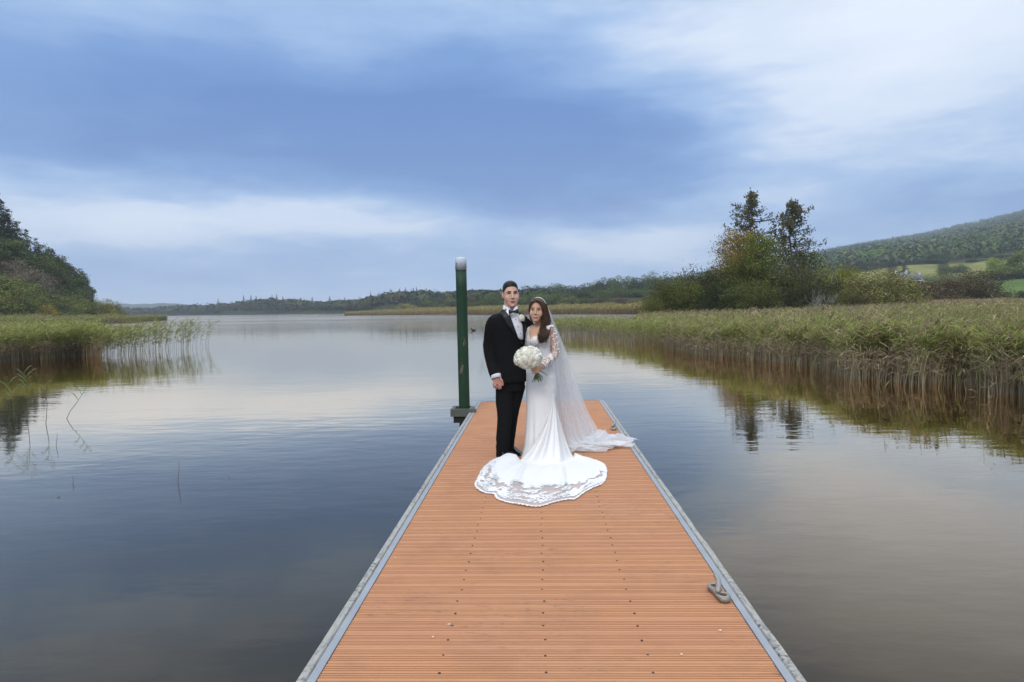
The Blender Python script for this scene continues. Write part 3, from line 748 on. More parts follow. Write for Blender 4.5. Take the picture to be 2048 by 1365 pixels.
# --- the clump of trees beyond the right reed bed
CL = 'trees and bushes beyond the reed bed'
for a in [
 ('bush', 'small light olive bush at the waterside end of the tree clump', 'bush', 1306, 590, 52, 74, 'domef', (.075, .08, .024)),
 ('bush', 'broad dark olive bush at the lakeward end of the clump', 'bush', 1352, 540, 130, 78, 'domef', (.062, .068, .018)),
 ('bush', 'dark bush with a brownish top left of the autumn tree', 'bush', 1415, 520, 140, 82, 'domef', (.040, .040, .016)),
 ('bush', 'low dark green bush at the foot of the autumn tree', 'bush', 1455, 555, 120, 76, 'domef', DKG),
 ('autumn_tree', 'orange topped autumn tree leaning out before the tall conifers', 'tree', 1488, 446, 112, 84, 'eggf', ORG),
 ('broadleaf_tree', 'yellow green broadleaf tree at the front of the clump', 'tree', 1512, 455, 128, 80, 'eggf', (.072, .082, .018)),
 ('bush', 'green leafy bush spreading low below the yellow green tree', 'bush', 1505, 548, 120, 74, 'domef', (.056, .064, .018)),
 ('bush', 'dull dark bush under the second tall conifer', 'bush', 1592, 522, 116, 80, 'domef', (.045, .044, .020)),
 ('bush', 'dark green bush between the conifers and the yellow topped tree', 'bush', 1640, 540, 104, 77, 'domef', (.040, .046, .018)),
 ('broadleaf_tree', 'dark ivy laden tree behind the dead grey branches', 'tree', 1612, 496, 84, 88, 'airy', (.034, .042, .016)),
 ('round_tree', 'round yellow topped tree between dark bush and pale willow', 'tree', 1678, 515, 104, 84, 'domef', (.105, .110, .020)),
 ('willow_bush', 'large pale olive willow bush at the field end of clump', 'bush', 1752, 528, 160, 80, 'domef', (.108, .102, .040)),
 ('bush', 'low olive bush at the foot of the pale willow', 'bush', 1700, 572, 80, 72, 'domef', (.065, .062, .026)),
 ('thicket_bush', 'brown leafless looking thicket bush beside the white house', 'bush', 1862, 543, 116, 132, 'domef', (.068, .052, .032)),
 ('thicket_bush', 'brown thicket bush in the middle of the brown row', 'bush', 1925, 538, 112, 136, 'domef', (.062, .050, .030)),
 ('thicket_bush', 'taller dark brown thicket bush at the field end of the row', 'bush', 1972, 536, 84, 142, 'airy', (.060, .050, .028)),
]:
    a = a[:8] + (tuple(v * q_ for v, q_ in zip(a[8], (.88, .86, .82))),)
    tree(*a, group=CL)
# tall sparse conifers, each built on its own
def sparse_conifer(name, label, px, ytop, wpx, dist, seed, skew, zlow):
    g = random.Random(seed); gn = np.random.default_rng(seed)
    p = at_dist(px, dist); gz = ground_z(p); h = z_for(px, ytop, dist) - gz; r_ = wpx / 2 / F_PX * dist * 1.3
    e = empty(name, (p.x, p.y, gz)); tag(e, label, 'tree', CL)
    mb = MB(); pts = [Vector((.15 * math.sin(i * 1.1 + seed), .1 * math.cos(i * 1.7), h * i / 12)) for i in range(13)]
    mb.tube(pts, [.24 * (1 - .93 * i / 12) for i in range(13)], 7)
    C, N, S = [], [], []
    for k in range(104):
        z = zlow + (1 - zlow) * ((k + g.random()) / 104) ** .85
        lim = (.12 + .88 * min(1, (1 - z) * 4.2)) * (.72 + .28 * math.sin(k * .37 + seed)); a = g.uniform(0, 6.283); ln = r_ * lim * g.uniform(.5, 1.3) * (1 + skew * math.cos(a))
        f = z * 12; i = min(11, int(f)); b0 = pts[i].lerp(pts[i + 1], f - i)
        q = [b0 + Vector((math.cos(a) * ln * t_, math.sin(a) * ln * t_, ln * (.10 * t_ + .25 * t_ ** 3) - .12 * ln * t_)) for t_ in (0, .3, .6, .85, 1)]
        mb.tube(q, [.05, .04, .03, .02, .01], 4)
        for t_ in (.3, .55, .78, .97):
            if g.random() < .25:
                continue
            c0 = q[0].lerp(q[4], t_) if t_ < .5 else q[2].lerp(q[4], (t_ - .5) * 2)
            m_ = 15
            cc = gn.normal(0, 1, (m_, 3)) * [.15, .15, .21] + np.array(c0) + [0, 0, -.12]
            C.append(cc); N.append(gn.normal(0, 1, (m_, 3))); S.append(gn.uniform(.08, .18, m_))
    C.append(np.array([[0, 0, h]]) + gn.normal(0, 1, (60, 3)) * [.12, .12, .3]); N.append(gn.normal(0, 1, (60, 3))); S.append(gn.uniform(.07, .14, 60))
    c = link('crown', quads_mesh('crown', np.concatenate(C), np.concatenate(N), np.concatenate(S), gn), e); c.color = (.13, .12, .06, 1)
    mb.build('trunk', m_bark, e, True)
sparse_conifer('tall_conifer', 'tallest gappy conifer rising behind the orange autumn tree', 1502, 388, 108, 90, 3, .15, .34)
sparse_conifer('tall_conifer', 'slimmer gappy conifer with bare trunk next to the tallest', 1582, 406, 88, 92, 8, .2, .28)
def dead_tree(label, px, ytop, dist, seed, lean, n=4, name='dead_tree', mat=None, th=.09):
    g = random.Random(seed); p = at_dist(px, dist); gz = ground_z(p) - .1; h = z_for(px, ytop, dist) - gz
    e = empty(name, (p.x, p.y, gz)); tag(e, label, 'tree', CL); mb = MB()
    def grow(p0, d, L_, r_, lv):
        pts = [p0]; dd = d.copy()
        for i in range(4):
            dd = (dd + Vector((g.uniform(-.22, .22), g.uniform(-.22, .22), g.uniform(-.08, .18)))).normalized(); pts.append(pts[-1] + dd * L_ / 4)
        mb.tube(pts, [r_ * (1 - .17 * i) for i in range(5)], 5)
        if lv > 0:
            for k in range(3 if lv > 1 else 4):
                i = g.choice((1, 2, 3, 4)); a = g.uniform(0, 6.28)
                nd = (dd + Vector((math.cos(a) * .8, math.sin(a) * .8, g.uniform(-.1, .5)))).normalized(); grow(pts[i], nd, L_ * g.uniform(.5, .75), r_ * .5, lv - 1)
    for k in range(n):
        a = g.uniform(0, 6.28); grow(Vector((math.cos(a) * .2, math.sin(a) * .2, 0)), Vector((math.cos(a) * .35 + lean, math.sin(a) * .3, 1)).normalized(), h * .55, th, 3)
    zs = max(v[2] for v in mb.V); mb.V = [(v[0], v[1], v[2] * h / zs) for v in mb.V]
    mb.build('trunk', mat or m_deadwood, e, True)
dead_tree('bare dead tree with pale grey branches beside the dark bush', 1618, 500, 79, 4, .25)
dead_tree('pale bare branches poking up between the two tall conifers', 1560, 505, 83, 12, .1, 3)
dead_tree('low grey twiggy shrub in front of the yellow topped tree', 1640, 574, 71, 6, .1, 7, 'twiggy_shrub', None, .05)

# --- behind the reed strip: shrubs and trees on the middle far shore
MS = 'shrubs and trees on the far shore behind the couple'
ords = ['first', 'second', 'third', 'fourth', 'fifth', 'sixth', 'seventh', 'eighth', 'ninth', 'tenth', 'eleventh', 'twelfth', 'thirteenth', 'fourteenth', 'fifteenth', 'sixteenth', 'seventeenth', 'eighteenth', 'nineteenth', 'twentieth']
front_sh = [(812, 606, 40, 400, YEL), (862, 600, 50, 390, OLIVE), (905, 596, 50, 330, OLIVE), (950, 600, 52, 300, OLIVE), (990, 585, 62, 290, MIDG), (1032, 590, 60, 280, OLIVE), (1075, 582, 58, 272, MIDG), (1112, 586, 46, 262, OLIVE), (1142, 590, 46, 252, (.07, .075, .026)), (1172, 594, 44, 246, OLIVE), (1205, 590, 48, 240, (.048, .046, .024)), (1240, 592, 44, 236, GRB), (1270, 597, 40, 232, (.075, .072, .032)), (1298, 588, 40, 226, OLIVE)]
for i, (x, y, w_, d, c) in enumerate(front_sh):
    tree('shore_bush', f'rounded olive bush behind the ochre reed strip, {ords[i]} from the left', 'bush', x, y, w_, d, 'dome', c, MS)
mid_tr = [(1050, 590, 50, 330, OLIVE), (1090, 586, 56, 325, MIDG), (1128, 584, 52, 320, OLIVE), (1168, 582, 56, 315, DKG), (1205, 578, 52, 312, MIDG), (1240, 576, 54, 308, OLIVE), (1278, 576, 54, 304, MIDG), (1315, 576, 54, 300, OLIVE)]
for i, (x, y, w_, d, c) in enumerate(mid_tr):
    tree('shore_tree', f'olive tree in the middle rank behind the bride, {ords[i]} from the left', 'tree', x, y, w_, d, 'dome', c, MS)
back_tr = [(1066, 572, 52, 400, DKG), (1108, 570, 60, 390, MIDG), (1150, 572, 56, 380, DKG), (1188, 566, 56, 375, MIDG), (1212, 556, 50, 365, DKG), (1244, 552, 56, 360, MIDG), (1276, 556, 50, 355, DKG), (1303, 544, 34, 350, MIDG), (1325, 556, 50, 345, DKG), (1360, 560, 50, 345, OLIVE)]
for i, (x, y, w_, d, c) in enumerate(back_tr):
    tree('shore_tree', f'dark broadleaf tree on the low rise behind the bride, {ords[i]} from the left', 'tree', x, y - 4, w_ * 1.15, d, 'dome', c, MS)

# --- wooded hill on the left
LH = 'trees on the wooded hill at the left edge'
rows = [
 ('skyline', 'spruce', 'dark pointed spruce on the left hill skyline', [(-70, 350, 100, 215), (-35, 372, 96, 212), (3, 382, 92, 205), (24, 416, 84, 206), (42, 440, 76, 210), (60, 458, 66, 214), (78, 474, 60, 216), (14, 400, 80, 200)], (.020, .026, .014)),
 ('skyline broadleaf', 'egg', 'dark broadleaf tree on the left hill skyline', [(98, 488, 54, 222), (122, 506, 54, 224), (142, 522, 50, 226), (158, 546, 46, 228), (168, 572, 40, 232)], (.036, .042, .016)),
 ('upper', 'egg', 'olive tree in the upper rank of the left hill', [(-30, 468, 90, 192), (22, 476, 74, 194), (62, 500, 76, 198), (100, 522, 70, 206), (132, 546, 60, 212), (154, 574, 50, 220)], (.042, .050, .018)),
 ('grey', 'airy', 'grey brown thin crowned tree on the left hill', [(24, 516, 64, 186), (66, 532, 66, 190), (98, 548, 60, 196), (40, 540, 60, 182)], (.085, .070, .052)),
 ('middle', 'dome', 'rounded olive tree midway down the left hill', [(-40, 535, 110, 176), (10, 545, 86, 176), (52, 556, 80, 182), (92, 570, 70, 190), (128, 580, 66, 200), (160, 590, 50, 212)], (.066, .072, .022)),
 ('lower', 'dome', 'willow bush along the waterside foot of the left hill', [(-20, 572, 90, 165), (28, 578, 72, 168), (70, 584, 66, 176), (108, 592, 60, 186), (140, 598, 52, 197), (172, 602, 46, 207), (206, 593, 44, 226), (226, 600, 36, 238)], (.068, .072, .020)),
]
for nm, kind, lab, lst, c in rows:
    lst = sorted(lst)
    for i, (x, y, w_, d) in enumerate(lst):
        cc = c
        if nm == 'lower':
            cc = [(.075, .08, .022), (.07, .076, .02), (.062, .068, .02), (.05, .055, .02), (.075, .075, .02), (.06, .062, .02), (.11, .10, .022), (.07, .07, .022)][i]
        nme = {'spruce': 'spruce_tree', 'dome': 'willow_bush' if nm == 'lower' else 'round_tree'}.get(kind, 'broadleaf_tree')
        tree(nme, f'{lab}, {ords[i]} from the left', 'bush' if nm == 'lower' else 'tree', x, y, w_, d, kind, tuple(v * 1.3 for v in cc), LH, var=i)
tree('autumn_bush', 'small orange tinted bush at the foot of the left hill', 'bush', 96, 606, 30, 172, 'dome', (.15, .11, .022), LH)

for i, (x, y, w_, d, kind, c) in enumerate([(-125, 350, 120, 214, 'spruce', (.026, .034, .018)), (-185, 340, 130, 205, 'spruce', (.026, .034, .018)), (-250, 350, 140, 196, 'egg', (.05, .056, .02)), (-330, 380, 150, 185, 'egg', (.046, .054, .02)), (-420, 400, 170, 172, 'egg', (.05, .056, .02)), (-110, 470, 120, 186, 'egg', (.055, .062, .022)), (-180, 480, 130, 178, 'dome', (.07, .075, .024)), (-260, 490, 140, 170, 'dome', (.07, .075, .024)), (-350, 500, 150, 158, 'dome', (.066, .07, .022)), (-440, 520, 170, 148, 'dome', (.066, .07, .022)), (-90, 560, 110, 160, 'dome', (.085, .09, .026)), (-170, 565, 110, 152, 'dome', (.08, .086, .026)), (-260, 570, 120, 142, 'dome', (.085, .09, .026)), (-360, 575, 130, 132, 'dome', (.08, .086, .026))]):
    tree('broadleaf_tree' if kind != 'spruce' else 'spruce_tree', f'hill wood {"spruce" if kind == "spruce" else "tree"} past the left picture edge, {"top" if i < 5 else "middle" if i < 10 else "lowest"} rank, {ords[i if i < 5 else i - 5 if i < 10 else i - 10]} from the edge', 'tree', x, y, w_, d, kind, c, LH)
# --- far wood across the lake (one mass) and spruces standing out of it
def far_mass(name, label, spots, seed, per=26):
    """spots: list of (x, y, z, height, radius, conifer?, colour)"""
    g = np.random.default_rng(seed); C, N, S, K = [], [], [], []
    for (x, y, z, h, r_, con, c) in spots:
        m_ = per
        if con:
            t_ = g.random(m_) ** .8; a = g.uniform(0, 6.28, m_); rr = r_ * (1 - t_) ** .9 * g.uniform(.5, 1.05, m_)
            C.append(np.stack([x + np.cos(a) * rr, y + np.sin(a) * rr, z + h * (.05 + .95 * t_)], 1)); S.append(np.maximum(.35, r_ * (.42 if per < 40 else .3) * (1.1 - t_)))
            N.append(np.stack([np.cos(a), np.sin(a), np.full(m_, .5)], 1) + g.normal(0, .4, (m_, 3)))
        else:
            d = g.normal(0, 1, (m_, 3)); d[:, 2] = np.abs(d[:, 2]) * 1.2 - .3; d /= np.linalg.norm(d, axis=1, keepdims=True)
            C.append(np.array([x, y, z + h * .5]) + d * [r_, r_, h * .5] * g.uniform(.75, 1.05, (m_, 1))); S.append(np.full(m_, r_ * (.36 if per < 40 else .22)) * g.uniform(.6, 1.3, m_)); N.append(d + g.normal(0, .4, (m_, 3)))
        K.append(np.repeat(np.array([c]) * 1.7 * g.uniform(.85, 1.15), m_, 0))
    o = link(name, quads_mesh(name, np.concatenate(C), np.concatenate(N), np.concatenate(S), g, 1.0, m_wood, np.concatenate(K)))
    tag(o, label, 'forest', kind='stuff'); return o
fx = np.array([240, 300, 360, 430, 470, 520, 560, 600, 640, 700, 740, 780, 830, 880, 930, 985, 1040, 1090])
fy = np.array([617, 613, 610, 606, 602, 598, 596, 599, 603, 602, 590, 583, 580, 582, 586, 588, 596, 600])
fd0 = np.interp(fx, [240, 330, 365, 500, 690, 800, 930, 1090], [955, 905, 885, 705, 575, 455, 370, 330])
spots = []
for k in range(900):
    x = tg.uniform(245, 1085); d0 = np.interp(x, fx, fd0); u = tg.random()
    d = d0 + 8 + u * (90 if x < 760 else 150)
    p = at_dist(x, d); gz = max(0, ground_z(p)); top = z_for(x, np.interp(x, fx, fy) + tg.uniform(-2, 5), d)
    h = max(5, (top - gz) * (.7 + .3 * u)); con = tg.random() < (.22 if x < 700 else .38) * u * 1.6
    c = [(.026, .038, .020), (.036, .046, .020), (.05, .055, .022), (.045, .04, .02)][tg.choice((0, 0, 1, 1, 2, 3))] if not con else (.016, .026, .016)
    spots.append((p.x, p.y, gz, h * (1.12 if con else 1), tg.uniform(3.2, 5.5) if not con else 2.6, con, c))
far_mass('far_wood', 'dark wood along the far shore across the lake', spots, 4, 30)
for i, (x, y) in enumerate([(437, 597), (488, 590), (503, 589), (513, 591), (545, 590), (554, 588), (566, 592), (625, 594), (660, 592), (690, 595), (742, 582), (782, 577), (800, 576), (812, 574), (828, 575), (834, 573), (851, 578), (945, 576), (960, 578), (1046, 577)]):
    d = float(np.interp(x, fx, fd0)) + 60
    tree('spruce_tree', f'pointed spruce standing above the far wood, {ords[i]} from the left', 'tree', x, y, tg.uniform(10, 15), d, 'spruce', (.020, .030, .018), 'spruces rising from the far wood')

# --- hillside on the right: hedgerow trees, forest, houses
HS = 'trees on the hillside fields'
for a in [
 ('round_tree', 'large round light green tree on the hillside above the willow', 'tree', 1750, 497, 56, 560, 'egg', (.085, .125, .038)),
 ('broadleaf_tree', 'dark tree right of the large round light green tree', 'tree', 1790, 508, 34, 540, 'egg', (.045, .060, .028)),
 ('hillside_conifer', 'dark pointed tree above the white house roofs', 'tree', 1808, 524, 24, 430, 'spruce', (.022, .030, .016)),
 ('broadleaf_tree', 'slim tree on the hillside between house and dark oak', 'tree', 1829, 514, 24, 520, 'egg', (.055, .075, .03)),
 ('oak_tree', 'big dark oak at the head of the yellow field', 'tree', 1868, 505, 40, 500, 'egg', (.040, .052, .024)),
 ('hedge_bush', 'bushy hedgerow tree breaking the middle of the yellow field', 'bush', 1893, 530, 30, 400, 'dome', (.055, .062, .026)),
 ('hedge_bush', 'second hedgerow bush beside the yellow field, nearer the edge', 'bush', 1918, 528, 30, 395, 'dome', (.050, .056, .024)),
 ('hedge_bush', 'small round dark bush at the top of the field', 'bush', 1943, 516, 20, 500, 'dome', (.035, .045, .022)),
 ('round_tree', 'yellow green round tree by the field at the right edge', 'tree', 1990, 514, 34, 330, 'egg', (.12, .14, .03)),
 ('broadleaf_tree', 'tall green tree cut by the right edge of the picture', 'tree', 2040, 498, 52, 320, 'egg', (.075, .092, .026)),
 ('hedge', 'long dark hedge above the bright green field', 'hedge', 2015, 544, 60, 325, 'dome', (.018, .024, .012)),
 ('hedge_bush', 'low bush standing in the bright green field', 'bush', 2008, 584, 24, 215, 'dome', (.045, .058, .022)),
 ('hedge_bush', 'dark bush at the right edge of the bright green field', 'bush', 2046, 580, 22, 210, 'dome', (.030, .038, .016)),
 ('hedge_bush', 'dark bush below the white houses', 'bush', 1819, 571, 26, 330, 'dome', (.032, .036, .018)),
 ('field_bush', 'pale grey green bush high on the right of the field', 'bush', 2006, 505, 40, 520, 'dome', (.075, .080, .045)),
]:
    tree(*a, group=HS)
spots = []
for k in range(5200):
    x = tg.uniform(1290, 2300); u = tg.random(); d = 520 + (2080 - 520) * u ** 1.25
    p = at_dist(x, d); gz = ground_z(p)
    con = tg.random() < (.25 if d < 1000 else .75)
    if d < 900 and tg.random() < .12: continue
    c = tg.choice([(.055, .075, .030), (.065, .085, .034), (.042, .055, .026), (.075, .085, .04)]) if not con else tg.choice([(.030, .042, .026), (.034, .046, .028)])
    spots.append((p.x, p.y, gz - .5, tg.uniform(7, 12) if not con else tg.uniform(9, 14), tg.uniform(4, 6.5) * (1 + d / 4000) if not con else 2.8 * (1 + d / 2000), con, c))
far_mass('hillside_forest', 'mixed forest climbing the misty hillside', spots, 9, 42)
# ================================================================== OBJECTS
def proj(v):
    d = Vector(v) - CAM; z = d.dot(FWD)
    return CX + F_PX * d.dot(RGT) / z, CY - F_PX * d.dot(UPV) / z
def at_y(px, py, Y):
    r_ = ray(px, py); return CAM + r_ * (Y / r_.y)

# ------------------------------------------------------------------ white cottages on the hillside
m_white = simple('whitewash', (0.62, 0.61, 0.58), .8, .12, 1.5)
m_slate = simple('slate_roof', (0.11, 0.115, 0.125), .7, .25, 2.0)
m_glass = simple('window_glass', (0.02, 0.025, 0.03), .1, .1, 1.0)
m_frame = simple('window_frame', (0.5, 0.5, 0.48), .6)
def cottage(label, px, pyb, dist, L_, W_, hw_, hr, rz, nwin):
    p = at_dist(px, dist); z0 = z_for(px, pyb, dist)
    e = empty('cottage', (p.x, p.y, z0), rz); tag(e, label, 'house', 'white houses on the hillside')
    mb = MB(); a, b = L_ / 2, W_ / 2
    mb.add([(-a, -b, -2), (a, -b, -2), (a, b, -2), (-a, b, -2), (-a, -b, hw_), (a, -b, hw_), (a, b, hw_), (-a, b, hw_), (-a, 0, hw_ + hr), (a, 0, hw_ + hr)],
           [(0, 1, 5, 4), (2, 3, 7, 6), (1, 2, 6, 9, 5), (3, 0, 4, 8, 7)])
    mb.build('wall', m_white, e)
    mb = MB(); o_ = .25; k = hr / b
    for s_ in (-1, 1):
        mb.add([(-a - o_, s_ * (b + o_), hw_ - o_ * k + .06), (a + o_, s_ * (b + o_), hw_ - o_ * k + .06), (a + o_, 0, hw_ + hr + .06), (-a - o_, 0, hw_ + hr + .06),
                (-a - o_, s_ * (b + o_), hw_ - o_ * k + .2), (a + o_, s_ * (b + o_), hw_ - o_ * k + .2), (a + o_, 0, hw_ + hr + .2), (-a - o_, 0, hw_ + hr + .2)],
               [(0, 1, 2, 3), (4, 5, 6, 7), (0, 1, 5, 4), (0, 3, 7, 4), (1, 2, 6, 5)])
    rf = mb.build('roof', m_slate, e)
    for s_ in (-1, 1):
        mb = MB(); mb.box((s_ * (a - .5) - .4, -.35, hw_ + hr - .5), (s_ * (a - .5) + .4, .35, hw_ + hr + 1.1)); mb.box((s_ * (a - .5) - .5, -.45, hw_ + hr + 1.1), (s_ * (a - .5) + .5, .45, hw_ + hr + 1.25))
        mb.build('chimney', m_white, rf)
    for i in range(nwin):
        x = -a + L_ * (i + 1) / (nwin + 1)
        mb = MB(); door = i == nwin // 2
        z1, z2, w_ = (0.0, 2.0, .5) if door else (1.0, 2.1, .48)
        mb.box((x - w_ - .1, -b - .06, z1 - .08), (x + w_ + .1, -b + .02, z2 + .1))
        f = mb.build('door' if door else 'window', m_frame, e)
        mb = MB(); mb.box((x - w_, -b - .09, z1), (x + w_, -b - .05, z2)); mb.build('door_leaf' if door else 'pane', m_glass, f)
cottage('white cottage with slate roof beside the brown thicket', 1824, 573, 345, 7.5, 5, 3.0, 1.9, R(12), 5)
cottage('white gabled cottage just left of its neighbour on the hillside', 1802, 570, 362, 5.2, 4.5, 3.4, 1.9, R(-38), 3)

# ------------------------------------------------------------------ mooring cleats
m_cleat = simple('galvanised_cleat', (0.33, 0.31, 0.27), .5, .35, 40.0, metal=.4, bump=.5, bscale=120)
m_rust = simple('rusty_bolt_hole', (0.10, 0.04, 0.02), .9)
def cleat_parts():
    base = MB(); n = 24
    # figure-of-eight base: waisted plate with two bolt eyes
    out = []
    for i in range(48):
        th = 2 * math.pi * i / 48; y = .118 * math.cos(th); x = (.030 + .020 * (abs(y) / .118) ** 2) * math.sin(th) / max(.35, abs(math.sin(th))) * abs(math.sin(th)) ** .55
        out.append((x, y))
    V = [(x, y, 0.0) for x, y in out] + [(x, y, .026) for x, y in out] + [(x * .86, y * .95, .034) for x, y in out]
    F_ = [tuple(reversed(range(48))), tuple(range(96, 144))]
    for i in range(48):
        j = (i + 1) % 48; F_ += [(i, j, 48 + j, 48 + i), (48 + i, 48 + j, 96 + j, 96 + i)]
    base.add(V, F_)
    me_base = base.mesh('base_plate', m_cleat, True)
    eyes = []
    for s_ in (-1, 1):
        mb = MB(); prof = [(.021, .030), (.030, .036), (.036, .040), (.041, .036), (.043, .026)]
        mb.lathe(prof[::-1], 20, (0, s_ * .072, 0))
        V = [v for v in mb.V]; mb.F = mb.F[:-2]
        eyes.append((mb.mesh('bolt_eye', m_cleat, True),))
    hole = []
    for s_ in (-1, 1):
        mb = MB(); mb.lathe([(.021, .030), (.020, .0355)], 16, (0, s_ * .072, 0)); hole.append(mb.mesh('bolt_hole', m_rust, True))
    st = MB(); st.tube([(0, 0, .02), (0, 0, .04), (0, .004, .060)], [.020, .017, .016], 14); me_st = st.mesh('stem', m_cleat, True)
    hb = MB()
    pts = [(-.030, -.062, .046), (-.024, -.050, .050), (-.014, -.032, .056), (-.004, -.010, .062), (.004, .014, .066), (.016, .040, .072), (.016, .064, .084), (.006, .082, .102)]
    hb.tube(pts, [.010, .0155, .0165, .018, .018, .0165, .0155, .010], 14); me_h = hb.mesh('horn', m_cleat, True)
    return [('base_plate', me_base), ('bolt_eye', eyes[0][0]), ('bolt_eye', eyes[1][0]), ('bolt_hole', hole[0]), ('bolt_hole', hole[1]), ('stem', me_st), ('horn', me_h)]
cp = cleat_parts()
for lab, px_, py_, rz in (('near galvanised mooring cleat on the right edge of the decking', 1445, 1192, R(8)), ('far mooring cleat by the end of the trailing veil', 1228, 859, R(-6))):
    q = on_z(px_, py_, 0); e = empty('mooring_cleat', (min(q.x, DX1 - .05), q.y, .0015), rz); tag(e, lab, 'cleat', 'cleats along the jetty'); e.scale = (.85, .85, .85)
    for nm, me in cp:
        link(nm, me, e)

# ------------------------------------------------------------------ lone reeds and twigs in open water on the left
m_stem = simple('green_reed_stem', (.14, .15, .05), .7, .3, 6.0); m_drystem = simple('dry_reed_stem', (.16, .10, .055), .8, .3, 6.0)
m_rleaf = simple('reed_leaf', (.13, .17, .06), .7, .3, 9.0)
def lone_reed(label, base_px, tip_px, leaves, dry=False, bend=.05, r_=.006, name='lone_reed', cat='reed'):
    b = on_z(*base_px, WATER_Z); tp = at_y(*tip_px, b.y + .05)
    e = empty(name, b); tag(e, label, cat, 'lone reeds in the open water'); v = tp - b
    pts = [Vector((v.x * f + bend * math.sin(f * 3.1), v.y * f, v.z * f - .12 * (f == 0))) for f in (0, .25, .5, .75, 1)]
    mb = MB(); mb.tube(pts, [r_, r_ * .9, r_ * .8, r_ * .6, r_ * .3], 6); mb.build('stem', m_drystem if dry else m_stem, e, True)
    gg = random.Random(int(base_px[0] * 7 + base_px[1]))
    for k in range(leaves):
        f = .55 + .45 * (k + .5) / leaves; i = min(3, int(f * 4)); p0 = pts[i].lerp(pts[i + 1], f * 4 - i)
        s_ = 1 if k % 2 else -1; L_ = v.length * gg.uniform(.22, .36); a = gg.uniform(-.5, .5)
        d = Vector((s_ * math.cos(a), math.sin(a), 0)); w_ = .011
        ctr = [p0 + d * (L_ * .7 * t_) + Vector((0, 0, L_ * (1.25 * t_ - .65 * t_ * t_))) for t_ in (0, .3, .65, 1)]
        rows = [[c - Vector((0, 0, w_ * q)), c + Vector((0, .004, w_ * q))] for c, q in zip(ctr, (.5, 1, .7, .05))]
        mb = MB(); mb.grid(rows); mb.build('leaf', m_rleaf if not (dry and k == 0) else m_drystem, e)
lone_reed('short upright reed nearest the left edge in open water', (28, 847), (14, 766), 4)
lone_reed('tall leafy lone reed beside the left reed bed', (53, 842), (47, 744), 8)
lone_reed('lone reed with a withered drooping tip', (90, 848), (88, 770), 4, True)
lone_reed('lone reed leaning far over to the right, leafy at its tip', (127, 838), (172, 776), 5, bend=.03)
lone_reed('thin leafless reed stub left of the leaning reed reflection', (111, 893), (114, 866), 0, True, .01, .004)
lone_reed('short curved bare stem in dark water', (144, 969), (143, 951), 0, True, .02, .004)
lone_reed('thin tall bare stem standing alone in dark water', (354, 967), (358, 920), 0, True, .01, .004)
lone_reed('tiny stub of stem just breaking the water', (458, 957), (458, 951), 0, True, .0, .006)
lone_reed('bent twig just above the water near the curved stem', (110, 997), (122, 992), 0, True, .01, .005, 'water_twig', 'twig')
lone_reed('small reed sprig beside the green pile and groom shoulder', (966, 690), (963, 638), 9, False, .02, .008)

# ------------------------------------------------------------------ water bird by the pile
m_bird = simple('dark_plumage', (.03, .028, .025), .8)
b = on_z(947, 662, WATER_Z); e = empty('water_bird', b); tag(e, 'tiny dark bird floating on the lake right of the green pile', 'bird')
mb = MB(); mb.ellipsoid((0, 0, .05), (.17, .10, .075), 16, 10); mb.ellipsoid((.17, 0, .09), (.06, .03, .03), 10, 6); mb.tube([(-.12, 0, .08), (-.17, 0, .15), (-.18, 0, .2)], [.05, .04, .045], 10); mb.ellipsoid((-.195, 0, .22), (.055, .042, .042), 12, 8); mb.tube([(-.23, 0, .215), (-.29, 0, .205)], [.018, .004], 8)
o = mb.build('body', m_bird, e, True); md = o.modifiers.new('r', 'REMESH'); md.mode = 'VOXEL'; md.voxel_size = .012; md.use_smooth_shade = True; bake(o)

# ------------------------------------------------------------------ pale flecks lying on the deck
m_fleck = simple('pale_petal', (.75, .70, .58), .7)
gg = random.Random(9)
for i, (x, y) in enumerate([(790, 1116), (866, 1275), (898, 1250), (1363, 1310), (1440, 1262), (984, 826)]):
    p = on_z(x, y, .004); mb = MB(); n = 8; s_ = gg.uniform(.003, .006)
    V = [(s_ * 1.5 * math.cos(k * 6.283 / n) * gg.uniform(.8, 1.1), s_ * math.sin(k * 6.283 / n) * gg.uniform(.8, 1.1), .002 + .003 * (k % 2)) for k in range(n)] + [(0, 0, .001)]
    mb.add(V, [(k, (k + 1) % n, n) for k in range(n)]); o = mb.build('fallen_petal', m_fleck); o.location = p; o.rotation_euler = (0, 0, gg.uniform(0, 6))
    tag(o, ['tiny pale petal near the left edge of the decking', 'tiny pale petal on the left, nearest the camera', 'tiny pale petal just right of the nearest left petal', 'tiny pale petal at the near right of the decking', 'tiny pale petal on the right below the near cleat', 'tiny pale petal on the decking beside the groom\'s leg'][i], 'petal', 'pale petals on the decking')
# ================================================================== PEOPLE
def remesh_obj(mb, name, mat, parent, voxel, smooth=4, fac=.5):
    o = mb.build(name, mat, None, True)
    md = o.modifiers.new('r', 'REMESH'); md.mode = 'VOXEL'; md.voxel_size = voxel; md.use_smooth_shade = True
    if smooth:
        s = o.modifiers.new('s', 'SMOOTH'); s.iterations = smooth; s.factor = fac
    bake(o); o.data.materials.clear(); o.data.materials.append(mat)
    if parent is not None:
        o.parent = parent
    return o
def bvh_of(o, off):
    me = o.data
    return BVHTree.FromPolygons([v.co + off for v in me.vertices], [tuple(p.vertices) for p in me.polygons])
def vnoise(o, amp, sc, stretch=(1, 1, 1), seed=0.0):
    me = o.data; nrm = [v.normal.copy() for v in me.vertices]
    for v, n in zip(me.vertices, nrm):
        q = Vector((v.co.x * sc * stretch[0] + seed, v.co.y * sc * stretch[1], v.co.z * sc * stretch[2]))
        v.co += n * (amp * mnoise.noise(q))
    me.update()
